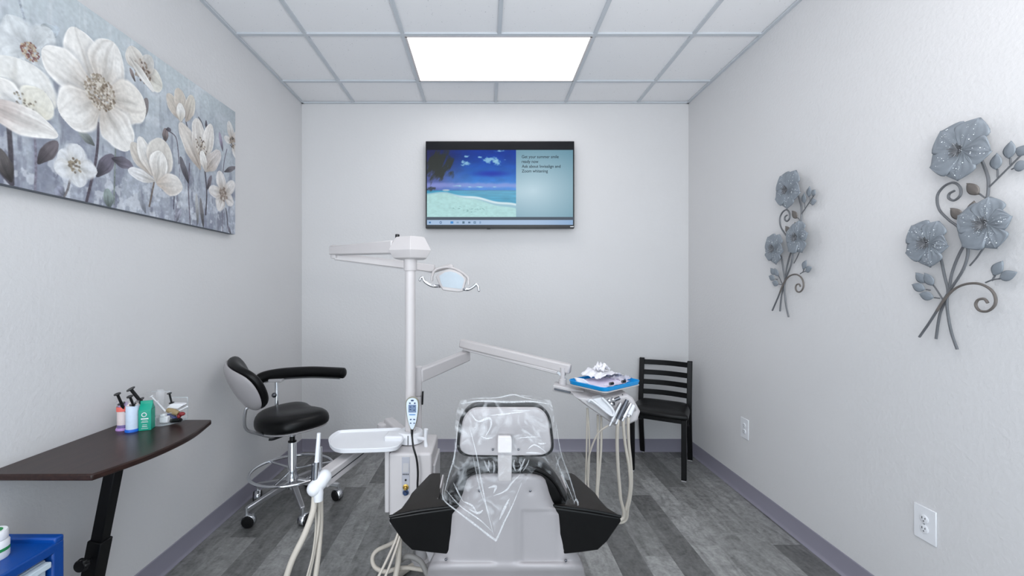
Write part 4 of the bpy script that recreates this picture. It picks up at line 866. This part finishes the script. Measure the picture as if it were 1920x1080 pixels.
MB().lathe([(.05, 0), (.055, .01), (.05, .03), (.03, .035), (.028, .31)], (-.33, 2.2, 0), None, 20).build('floor_post', SHADEP, t)

# accessory tray clamped to the pole
t = thing('accessory_tray', 'white oblong plastic tray clamped to the pole above the cabinet', 'tray', (PX-.16, 2.1, .69))
TZ2 = .692
tr = catmull([P(x, y, (H-TZ2)*F/(y-CY)) for x, y in ((624, 838), (616.5, 829), (617.5, 819), (630, 809.5), (645, 806.5), (690, 804.5), (730, 803), (752, 803), (759, 815), (752, 831), (737, 839), (690, 841.5), (650, 842.5), (635, 842))], 4, True)
tr = [Vector((p.x, p.y, TZ2)) for p in tr]
MB().cushion(tr, (0, 0, 1), [(.93, -.022), (.98, -.018), (1, .0), (.985, .002), (.965, 0), (.94, -.011), (.5, -.012), (.1, -.012)]).build('tray_pan', PUREW, t, smooth=50)
o = MB().lathe([(.027, .655), (.064, .656), (.064, .70), (.058, .708), (.027, .708)], (PX, PYY, 0), None, 30, cap=False).build('clamp_ring', PUREW, t)
MB().box((PX-.07, PYY-.03, .682), (.09, .09, .042)).build('clamp_neck', PUREW, t, bevel=.008)
MB().box((PX, PYY-.0642, .68), (.004, .002, .045)).build('clamp_slit', SLOT, o)
kn = MB().tube([(PX+.04, PYY-.04, .685), (PX+.085, PYY-.06, .685)], .009, 10, 0).build('clamp_screw', PUREW, t)
MB().tube([(PX+.088, PYY-.062, .645), (PX+.085, PYY-.06, .685), (PX+.088, PYY-.062, .735)], lambda q_: .007+.004*abs(q_-.5)*2, 10, 4).build('wing', PUREW, kn)

# handset
hy = 2.085
t = thing('handset', 'white control handset with navy buttons and small screen on the pole', 'remote control', P(773, 808, hy))
pro = [(773, 745), (781, 747.5), (785, 755), (784.5, 772), (781.5, 790), (778, 800), (774.5, 806), (771, 806), (767.5, 800), (764, 790), (761, 772), (760.5, 755), (764.5, 747.5)]
MB().cushion(catmull([P(x, y, hy) for x, y in pro], 3, True), (0, 1, 0), [(.93, -.004), (1, .003), (1, .016), (.9, .022)]).build('back_shell', mat('olive_grey_plastic', srgb(150, 148, 130), .4), t, bevel=.002)
pro2 = [(773+(x-773)*.86, 774+(y-774)*.95) for x, y in pro]
MB().prism(catmull([P(x, y, hy-.0055) for x, y in pro2], 3, True), (0, .004, 0)).build('front_face', mat('pale_blue_plastic', srgb(214, 226, 240), .35), t)
MB().box(P(773, 766, hy-.006), (.037, .004, .037)).build('screen', LCD, t)
for x, y, w_, h_ in ((773, 751, .016, .008), (768.5, 756, .010, .006), (777.5, 756, .010, .006), (770, 786.5, .009, .006), (776.5, 786.5, .009, .006), (770, 793.5, .009, .005), (776.5, 793.5, .009, .005), (769.5, 763, .008, .005), (776.5, 762, .008, .005), (769.5, 768, .008, .005), (776.5, 769, .008, .005)):
    MB().ball(P(x, y, hy-.008), 1, None, 10, 6, (w_/2, .002, h_/2)).build('button', BTN, t)
MB().box(P(773, 777.5, hy-.0058), (.03, .002, .004)).build('marking', mat('blue_print', srgb(70, 130, 190), .5), t)
MB().tube([P(772.5, 805, hy+.008), P(772.5, 815, hy+.0), P(775, 838, 1.985), P(781, 860, 1.972), P(783.5, 885, 1.97), P(784, 930, 1.97), P(800, 985, 1.95)], .0048, 8, 6).build('cord', BLACKP, t)
MB().tube([P(772.5, 803, hy+.008), P(772.5, 818, hy+.004)], .0075, 10, 0, .005).build('cord_relief', BLACKP, t)

# suction instruments on the assistant arm
t = thing('suction_wand', 'tall white-tipped suction wand upright in the assistant arm holder', 'suction wand', P(597, 925, 1.77))
MB().tube([P(594, 868, 1.77), P(596, 840, 1.772), P(598, 812, 1.775)], .0095, 12, 3, .0075).build('tip', PUREW, t)
MB().tube([P(590, 930, 1.765), P(592, 900, 1.768), P(594, 866, 1.77)], .011, 12, 3).build('handle', CHROME, t)
MB().tube([P(590, 930, 1.765), P(587, 958, 1.76), P(572, 1000, 1.75), P(548, 1050, 1.74), P(532, 1095, 1.74), (-.88, 1.76, .10), (-.80, 1.80, .016), (-.6, 1.9, .014), (-.3, 2.02, .014), (-.17, 2.02, .016)], .0125, 12, 8).build('hose', HOSE, t)
t = thing('saliva_ejector', 'shorter steel saliva ejector valve behind the white-tipped wand', 'suction wand', P(603, 925, 1.80))
MB().tube([P(600, 900, 1.81), P(600.5, 838, 1.815)], .0085, 12, 0).build('handle', STEEL, t)
MB().tube([P(598, 935, 1.80), P(597, 985, 1.80), P(588, 1040, 1.80), P(577, 1095, 1.80), (-.75, 1.81, .08), (-.68, 1.84, .012), (-.52, 1.88, .009), (-.3, 1.98, .009), (-.17, 1.98, .012)], .0065, 10, 8).build('hose', HOSE, t)
t = thing('air_syringe', 'steel air water syringe with two thin hoses on the assistant arm', 'syringe', P(587, 905, 1.79))
MB().tube([P(586, 905, 1.79), P(588, 873, 1.79)], .008, 12, 0).ball(P(588, 871, 1.79), .009).build('handle', DKSTEEL, t)
MB().tube([P(590, 930, 1.79), P(592, 985, 1.79), P(586, 1040, 1.79), P(573, 1095, 1.79), (-.76, 1.82, .07), (-.68, 1.86, .01), (-.55, 1.9, .007), (-.3, 1.96, .007), (-.17, 1.96, .01)], .004, 8, 8).build('hose', HOSE, t)
MB().tube([P(601, 935, 1.82), P(601, 985, 1.82), P(597, 1040, 1.82), P(590, 1095, 1.82), (-.74, 1.84, .06), (-.65, 1.88, .014), (-.48, 1.92, .012), (-.3, 1.94, .012), (-.17, 1.94, .014)], .011, 10, 8).build('hose', HOSE, t)

# handpieces on the delivery head, each with its own hose
for a, c, m, hs, lab, hr in (((1147, 790), (1164, 756), STEEL, [(1143, 796), (1122, 812), (1108, 842), (1102, 870), (1101, 897), (1103, 930)], 'grey handpiece nearest the grab handle, with the diagonal thin hose', .0045),
        ((1159, 786), (1176, 750), DKSTEEL, [(1158, 798), (1157, 830), (1159, 880), (1163, 930), (1163.5, 975)], 'dark handpiece second from the grab handle', .0085),
        ((1170, 783), (1183, 757), CHROME, [(1169, 796), (1172, 830), (1180, 880), (1181, 920), (1173, 955), (1162, 975)], 'short chrome handpiece third from the grab handle', .0075),
        ((1180, 778), (1188, 760), PUREW, [(1178, 792), (1179, 830), (1183, 870), (1184, 910), (1178, 950), (1164, 980)], 'white tipped handpiece at the outer end of the instrument bar', .0075)):
    A_, B_ = P(*a, 2.15), P(*c, 2.17); t = thing('handpiece', lab, 'handpiece', A_, 0, 'handpieces on the delivery head')
    MB().tube([A_, A_*.5+B_*.5, B_], lambda q_: .0125-.003*q_, 12, 3).build('body', m, t)
    MB().tube([A_+(A_-B_)*.25, A_], .008, 10, 0).build('coupling', STEEL, t)
    MB().box(A_*.7+B_*.3+Vector((.0, .014, 0)), (.024, .02, .02)).build('holder_clip', SHADEP, t, bevel=.003)
    MB().tube([A_]+[P(x, y, 2.15+.03*k_) for k_, (x, y) in enumerate(hs)]+[Vector((.45, 2.2, .25)), Vector((.25, 2.1, .2))], hr, 10, 8).build('hose', HOSE, t)
t = U
for pts in ([(1101, 765), (1100, 830), (1098, 900), (1096, 960)], [(1102, 765), (1105, 830), (1103, 900), (1098, 960)], [(1121, 778), (1121, 840), (1119, 915), (1112, 980)], [(1127, 780), (1127, 840), (1121, 915), (1114, 980)]):
    hose([P(x, y, 2.27) for x, y in pts]+[Vector((.40, 2.2, .12)), Vector((.2, 2.15, .1)), Vector((0, 2.2, .016)), Vector((-.25, 2.22, .02)), Vector((-.32, 2.22, .31))], .0045 if pts[0][0] < 1110 else .0065, HOSE, U, 'supply_hose')

# instrument tray and the things on it
ang = math.radians(37); tc = Vector((.645, 2.315, .912)); tu = Vector((math.cos(ang), math.sin(ang), 0)); tv = Vector((-tu.y, tu.x, 0))
def tp_(a, c, z=0): return tc+tu*a+tv*c+Vector((0, 0, z))
def rrect(hw, hh, r, n=5):
    out = []
    for cx, cy, a0 in ((hw-r, hh-r, 0), (-hw+r, hh-r, 90), (-hw+r, -hh+r, 180), (hw-r, -hh+r, 270)):
        for k in range(n+1): a = math.radians(a0+90*k/n); out.append((cx+r*math.cos(a), cy+r*math.sin(a)))
    return out
t = thing('tray_holder', 'white tray rest fixed under the blue tray on the delivery head', 'tray holder', tc-Vector((0, 0, .03)))
MB().prism([tp_(x, y, -.012) for x, y in rrect(.155, .125, .03)], (0, 0, .006)).build('plate', WHITE, t, bevel=.002)
MB().cushion([tp_(x*.5, y*.5, -.03) for x, y in rrect(.155, .125, .03)], (0, 0, 1), [(.8, -.03), (1, 0), (1.3, .019)]).build('neck', WARM, t)
t = thing('instrument_tray', 'bright blue plastic tray on the delivery head', 'tray', tc)
rr = rrect(.158, .128, .035)
MB().rings([[tp_(x*k, y*k, z) for x, y in rr] for k, z in ((.93, -.005), (.97, -.004), (1.0, .014), (.985, .016), (.955, 0), (.5, -.001), (.1, -.001))]).build('tray_pan', BLUET, t, smooth=50)
def sheet(fn, nu, nv, name, m, label, cat, **k): return solo(MB().grid(fn, nu, nv), name, m, label, cat, solid=.0008, **k)
def nz(x, y, s): return (math.sin(x*7+s)+math.sin(y*9+s*2)+math.sin((x+y)*13+s*3))*.33
sheet(lambda u, v: tp_(-.13+.22*u, -.10+.19*v, .008+.004*nz(u*2, v*2, 1)+.012*max(0, u-.75)*2), 14, 14, 'napkin', LILAC, 'lilac paper napkin lying flat on the blue tray', 'napkin')
sheet(lambda u, v: tp_(-.06+.21*u, -.02+.13*v, .03+.030*math.sin(u*3+.3)*(.4+v*.6)+.012*nz(u*2, v*2, 4)), 16, 14, 'tissue', PAPER, 'white crumpled tissue on top of the papers on the blue tray', 'tissue')
sheet(lambda u, v: tp_(-.01+.08*u, .01+.06*v, .065+.022*nz(u*1.5, v*1.7, 2.2)+.02*math.sin(3*u)), 10, 10, 'glove', PAPER, 'white crumpled glove peaking above the tissue on the blue tray', 'glove')
sheet(lambda u, v: tp_(.06+.10*u, -.07+.12*v, .020+.014*nz(u*1.6, v*2, 5)), 12, 12, 'packet', film_mat('packet_film', .45, .8, .3, (.86, .83, .93, 1), 20), 'translucent crumpled wrapper at the right side of the blue tray', 'wrapper')
sheet(lambda u, v: tp_(-.155+.03*u*(1-.6*v), .05+.03*v-.06*u, .010+.026*v), 6, 6, 'gauze', PAPER, 'small white folded corner of gauze at the left of the blue tray', 'gauze')
a_, c_ = tp_(-.125, -.095, .022), tp_(.045, -.108, .022)
t = thing('syringe', 'clear syringe with two black bands at the front of the blue tray', 'syringe', a_)
MB().tube([a_, c_], .006, 10, 0).build('barrel', CLEARP, t)
for k_ in (.25, .8): MB().tube([a_*(1-k_)+c_*k_, a_*(1-k_-.14)+c_*(k_+.14)], .0075, 10, 0).build('black_band', BLACKP, t)

# ---------------------------------------------------------------- dental chair
CH = .066
t = thing('dental_chair', 'dental patient chair seen from behind, grey shell and black upholstery', 'dental chair', (CH, 1.65, 0)); D = t
HW = [(889, 48), (891, 60), (894, 69), (900, 75), (910, 79), (925, 83), (940, 88), (950, 93), (956, 101), (964, 109), (980, 113), (1000, 118), (1030, 130), (1050, 140), (1064, 145), (1075, 147), (1090, 148), (1130, 150)]
def hw_of(py):
    for (a, x), (c, y) in zip(HW, HW[1:]):
        if py <= c: return x+(y-x)*(py-a)/(c-a)
    return HW[-1][1]
def Ysh(py): return 1.335+(py-888)/172*.105
def bump(x, a, c, s=3.): return 1/(1+math.exp(-(x-a)/s))*1/(1+math.exp((x-c)/s))
def shell(u, v):
    py = 889+(1130-889)*v**1.0; Y = Ysh(py); x = (u-.5)*2; h = hw_of(py); Zc = P(949, py, Y)
    px = 949+x*h
    d = .075*abs(x)**7                                     # edges turn away
    d += .016*max(0, 1-(py-889)/9)**2                      # top edge rolls over
    d -= .010*bump(px, 927, 968, 3)*(1-bump(py, 880, 930, 8))                     # centre rib
    d -= .022*bump(py, 1056, 1072, 2.2)*(1-.65*bump(px, 927, 968, 4)) # lower ridge
    d += .020*bump(py, 1074, 1200, 3)
    if px > 975: d += .007*bump(py, 956, 1056, 1.0)*min(1, (px-975)/6)*(1-min(1, max(0, (px-1046)/10)))
    for sx, sy in ((899, 921), (994, 921), (836, 1049), (1061, 1051)):
        d += .006*math.exp(-(((px-sx)/7)**2+((py-sy)/7)**2))
    if py < 905: d += .010*(bump(px, 930, 968, 2)+.6*math.exp(-((px-985)/3)**2)+.6*math.exp(-((px-907)/3)**2))*(1-(py-889)/16)
    return P(px, py, Y+d)
MB().grid(shell, 90, 110).build('back_shell', GREYP, t, solid=.006, smooth=60)
for sx, sy in ((994, 920), (899, 920), (836, 1049), (1061, 1051)): MB().ball(P(sx, sy, Ysh(sy)+.004), .0045, None, 12, 8).build('screw', DKSTEEL, t)
# upholstered back cushion
co_ = [(836, 1005), (832, 955), (837, 930), (849, 905), (868, 882), (898, 867), (949, 861), (1000, 867), (1030, 882), (1050, 905), (1064, 932), (1073, 958), (1068, 1005), (1078, 1060), (949, 1075), (822, 1060)]
YC = 1.415
def cu(k, d):
    pts = catmull([P(x, y, YC) for x, y in co_], 3, True); c_ = P(950, 960, YC); return [c_+(p-c_)*k+Vector((0, d+.35*(.85-p.z)*1, 0)) for p in pts]
MB().rings([cu(.3, -.035), cu(.8, -.035), cu(.9, -.03), cu(.95, -.012), cu(1, .012), cu(1.0, .05), cu(.95, .085), cu(.8, .10), cu(.3, .105)]).build('back_cushion', BLACKV, t, sub=1)
pts = [p+Vector((0, -.003, 0)) for p in cu(.93, -.021)]
MB().tube(pts[3:-9], .004, 8, 0).build('piping', BLACKV, t)
# headrest
hb = [(893, 762.5), (920, 762), (949, 762), (978, 762), (1004, 762.5), (1016, 767), (1025, 777), (1030, 790), (1033, 812), (1035.5, 832), (1033.5, 846), (1022, 854.5), (1005, 856), (949, 856.5), (892, 856), (874, 854.5), (862.5, 846), (860.5, 832), (863, 812), (866, 790), (872, 777), (881, 767)]
hY = 1.275
def hr_(k, d, dz=0):
    pts = catmull([P(x, y, hY) for x, y in hb], 2, True); c_ = P(949, 808, hY); return [c_+(p-c_)*k+Vector((0, d-.10*(p.z-.99), dz)) for p in pts]
hs = MB().rings([hr_(.2, -.006), hr_(.8, -.006), hr_(.955, -.004), hr_(.985, .002), hr_(.985, .02)]).build('headrest_shell', GREYP, t, smooth=50)
MB().rings([hr_(.97, .004, -.002), hr_(1.035, .005, -.003), hr_(1.065, .014, -.004), hr_(1.065, .045, -.004), hr_(.98, .085, -.003), hr_(.8, .10), hr_(.2, .102)]).build('headrest_pad', BLACKV, t, sub=1)
for x, y in ((947, 779), (924, 843), (972, 843)): MB().ball(P(x, y, hY-.004), .0035, None, 10, 6).build('screw', DKSTEEL, hs)
MB().prism([P(x, y, hY-.018) for x, y in ((934, 818), (958, 818), (960, 826), (960, 850), (933, 850), (933, 826))], (0, .016, 0)).build('post_bracket', WHITE, t, bevel=.003)
MB().beam(P(946.5, 835, hY-.006), P(946.5, 900, 1.345), .043, .010, (0, 1, 0)).build('headrest_post', WHITE, t, bevel=.003)
# armrests
def arm(sd_):
    o = lambda d, Y, z: Vector((CH+sd_*d, Y, z))
    near = [(.15, .697), (.28, .678), (.385, .659), (.39, .645), (.372, .615), (.345, .57), (.315, .538), (.25, .528), (.195, .522), (.16, .57), (.145, .64)]
    mid = [(.228, .69), (.275, .683), (.336, .674), (.341, .662), (.338, .64), (.33, .60), (.305, .58), (.26, .575), (.245, .575), (.235, .60), (.23, .64)]
    far = [(.245, .686), (.275, .686), (.288, .68), (.293, .673), (.295, .66), (.31, .64), (.30, .63), (.28, .628), (.26, .628), (.25, .64), (.245, .66)]
    lerp = lambda A, B, k: [(a[0]+(b_[0]-a[0])*k, a[1]+(b_[1]-a[1])*k) for a, b_ in zip(A, B)]
    def sec(pr, Y, s_=1., tilt=0):
        cx_ = sum(p[0] for p in pr)/len(pr); cz_ = sum(p[1] for p in pr)/len(pr)
        return [o(cx_+(p[0]-cx_)*s_, Y+tilt*(.69-p[1]), cz_+(p[1]-cz_)*s_) for p in pr]
    rs = [sec(near, 1.417, .965, .14), sec(near, 1.425, 1, .14), sec(lerp(near, mid, .6), 1.455, 1, .12), sec(mid, 1.54, 1, .06), sec(lerp(mid, far, .6), 1.62), sec(far, 1.68), sec(far, 1.70, .9), sec(far, 1.71, .5)]
    a_ = MB().rings(rs).build('armrest', [BLACKV, BLACKT], t, smooth=50, bevel=.008, seg=3)
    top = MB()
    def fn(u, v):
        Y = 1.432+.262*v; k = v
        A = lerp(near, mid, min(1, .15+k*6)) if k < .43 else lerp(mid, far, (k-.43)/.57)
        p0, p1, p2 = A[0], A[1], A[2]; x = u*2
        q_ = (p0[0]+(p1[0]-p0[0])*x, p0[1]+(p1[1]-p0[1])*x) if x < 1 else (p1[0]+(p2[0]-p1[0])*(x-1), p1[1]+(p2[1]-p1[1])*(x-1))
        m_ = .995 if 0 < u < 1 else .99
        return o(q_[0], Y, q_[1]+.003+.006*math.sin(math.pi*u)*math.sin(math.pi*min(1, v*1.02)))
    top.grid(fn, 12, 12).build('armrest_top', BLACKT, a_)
    MB().tube([o(x, 1.423, z+.002) for x, z in ((.15, .697), (.2, .690), (.28, .680), (.345, .668), (.386, .659))], .005, 8, 4).build('armrest_piping', BLACKV, a_)
    MB().box(o(.232, 1.575, .668), (.006, .2, .05)).build('arm_plate', WARM, a_, bevel=.003)
    MB().beam(o(.30, 1.56, .58), o(.26, 1.62, .40), .03, .05, (0, 1, 0)).build('arm_support', SHADEP, t, bevel=.004)
    # side frame of the seat carriage
    MB().prism([o(x, 1.52, z) for x, z in ((.205, .50), (.232, .508), (.236, .44), (.252, .42), (.25, .22), (.2, .22))], (0, .05, 0)).build('side_bracket', GREYP, t, bevel=.006)
    MB().prism([o(x, 1.49, z) for x, z in ((.19, .47), (.222, .455), (.228, .36), (.228, .22), (.18, .22))], (0, .03, 0)).build('side_cover', GREYP, t, bevel=.008)
arm(-1); arm(1)
# seat, leg rest, base
def slab(x0, x1, y0, y1, z0, z1): return MB().box(((x0+x1)/2, (y0+y1)/2, (z0+z1)/2), (x1-x0, y1-y0, z1-z0))
slab(CH-.23, CH+.23, 1.56, 2.02, .42, .50).build('seat', BLACKV, t, bevel=.03, seg=4)
MB().beam((CH, 2.02, .45), (CH, 2.3, .18), .42, .06, (0, 1, 0)).build('leg_rest', BLACKV, t, bevel=.025, seg=4)
slab(CH-.2, CH+.2, 1.5, 2.0, .33, .42).build('seat_frame', GREYP, t, bevel=.02, seg=3)
slab(CH-.13, CH+.13, 1.55, 1.9, .08, .33).build('lift_column', GREYP, t, bevel=.03, seg=3)
slab(CH-.2, CH+.2, 1.4, 2.1, 0, .08).build('base', GREYP, t, bevel=.03, seg=3)

# ---------------------------------------------------------------- clear plastic cover on the headrest
rowsF = [(744, 905, 1010, 1.335), (750, 862, 1032, 1.262), (775, 857, 1040, 1.243), (810, 854, 1043, 1.240), (848, 851, 1038, 1.238), (880, 842, 1002, 1.262), (910, 834, 980, 1.285), (937, 830, 968, 1.292), (960, 860, 955, 1.294), (985, 893, 943, 1.296), (1012, 924, 932, 1.300)]
rowsR = [(744, 905, 1010, 1.335), (752, 866, 1030, 1.385), (800, 859, 1040, 1.395), (850, 853, 1052, 1.41), (890, 846, 1067, 1.425), (920, 842, 1075, 1.437), (948, 846, 1083, 1.445)]
def rowfn(rows, seed, amp):
    n = len(rows)-1
    def fn(u, v):
        x = v*n; i = min(n-1, int(x)); f = x-i; a, c = rows[i], rows[i+1]; py, l, r_, Y = [a[k]+(c[k]-a[k])*f for k in range(4)]
        w_ = math.sin(math.pi*u)**.5 if 0 < u < 1 else 0
        s1 = abs(math.sin(u*9+v*5+seed+1.5*math.sin(v*7+u*3)))**.5; s2 = math.sin(u*23-v*17+seed*2+2*math.sin(u*6)); s3 = abs(math.sin((u-v*.6)*14+seed+math.sin(v*11)))**.4
        return P(l+(r_-l)*u+2.0*math.sin(v*14+seed)*(1-w_), py, Y-.012*w_+amp*(s1*.8+.35*s2+.6*s3-1))
    return fn
b = MB().grid(rowfn(rowsF, 1.3, .011), 60, 90).grid(rowfn(rowsR, 4.1, .008), 50, 60)
peak = [(744, 905, 1012, 1.33), (741, 925, 990, 1.33), (738.5, 950, 968, 1.335)]
b.grid(rowfn(peak, 2, .004), 16, 8)
FR = rowfn(rowsF, 1.3, .011); RR = rowfn(rowsR, 4.1, .008)
for uu in (0, 1):
    def side(u, v): return FR(uu, .1+v*.32)*(1-u)+RR(uu, .12+v*.40)*u+Vector(((1 if uu else -1)*.002*math.sin(math.pi*u), 0, .004*math.sin(9*v)))
    b.grid(side, 8, 24)
b.m = 1
def cr(pts, r_=.0016): b.tube([P(x, y, Y) for x, y, Y in pts], lambda q_: r_*(.1+1.0*math.sin(math.pi*min(.98, max(.02, q_)))), 6, 5)
cr(((833, 905, 1.275), (831, 935, 1.28), (862, 962, 1.285), (895, 987, 1.288), (926, 1011, 1.292), (932, 1009, 1.292), (945, 980, 1.286), (962, 945, 1.284), (978, 905, 1.28)), .0034)
cr(((836, 918, 1.272), (862, 948, 1.282), (900, 975, 1.284), (924, 998, 1.286)), .002); cr(((880, 800, 1.222), (893, 850, 1.222), (902, 900, 1.262), (912, 950, 1.275), (926, 1005, 1.288)), .0022)
cr(((886, 850, 1.224), (897, 905, 1.262), (906, 935, 1.274), (924, 980, 1.284)), .0016); cr(((858, 790, 1.24), (853, 850, 1.24), (842, 890, 1.26), (833, 925, 1.278)), .0022)
cr(((1042, 790, 1.24), (1052, 850, 1.3), (1066, 890, 1.40), (1077, 925, 1.43), (1083, 946, 1.44)), .0022); cr(((1040, 850, 1.38), (1052, 885, 1.41), (1066, 915, 1.43), (1078, 945, 1.44)), .0018); cr(((1076, 944, 1.443), (1080, 936, 1.443), (1084, 946, 1.443), (1079, 952, 1.443)), .003)
cr(((864, 757, 1.25), (900, 752, 1.25), (950, 754, 1.25), (1000, 753, 1.25), (1030, 758, 1.25)), .003); cr(((880, 747, 1.30), (930, 746, 1.31), (962, 740, 1.33), (985, 746, 1.32), (1018, 752, 1.29)), .002)
cr(((918, 779, 1.228), (940, 777, 1.228), (965, 774, 1.228), (985, 772, 1.228)), .0026); cr(((884, 776, 1.228), (896, 790, 1.226), (918, 784, 1.226), (920, 800, 1.226), (910, 818, 1.226)), .0036); cr(((902, 818, 1.226), (912, 822, 1.226), (925, 821, 1.226)), .0022)
cr(((950, 771, 1.228), (975, 770, 1.228), (997, 770, 1.228)), .0016); cr(((990, 842, 1.226), (1003, 834, 1.226), (1024, 848, 1.226)), .002); cr(((985, 849, 1.226), (1000, 849, 1.226), (1015, 850, 1.226)), .0026); cr(((970, 822, 1.226), (985, 820, 1.226), (1012, 819, 1.226)), .0014); cr(((1008, 831, 1.226), (1016, 832, 1.226), (1024, 831, 1.226)), .0024); cr(((979, 800, 1.228), (990, 801, 1.228)), .0014); cr(((1012, 798, 1.228), (1022, 799, 1.228)), .0014)
cr(((908, 864, 1.25), (912, 874, 1.258), (919, 886, 1.266)), 0.0030); cr(((916, 862, 1.25), (917, 872, 1.258), (914, 884, 1.266)), 0.0020); cr(((924, 864, 1.25), (927, 876, 1.258), (925, 888, 1.266)), 0.0032); cr(((965, 862, 1.25), (963, 872, 1.258), (967, 884, 1.266)), 0.0028); cr(((973, 864, 1.25), (977, 874, 1.258), (975, 886, 1.266)), 0.0020); cr(((984, 860, 1.25), (979, 872, 1.258), (972, 884, 1.266)), 0.0030); cr(((992, 862, 1.25), (988, 872, 1.258), (980, 884, 1.266)), 0.0020); cr(((975, 890, 1.266), (960, 905, 1.274), (948, 920, 1.28), (925, 930, 1.282)), .003)
cr(((880, 955, 1.285), (896, 962, 1.285), (906, 956, 1.283)), .004); cr(((955, 935, 1.283), (945, 955, 1.284), (936, 975, 1.286)), .0042); cr(((915, 915, 1.276), (930, 912, 1.276), (925, 925, 1.278)), .0042); cr(((850, 905, 1.268), (860, 925, 1.276), (868, 940, 1.28)), .0024); cr(((868, 940, 1.28), (885, 948, 1.284), (893, 960, 1.286)), .003)
solo(b, 'plastic_cover', [FILM, CREASE_GLINT], 'crumpled clear plastic bag draped over the headrest of the dental chair', 'plastic cover', smooth=180)
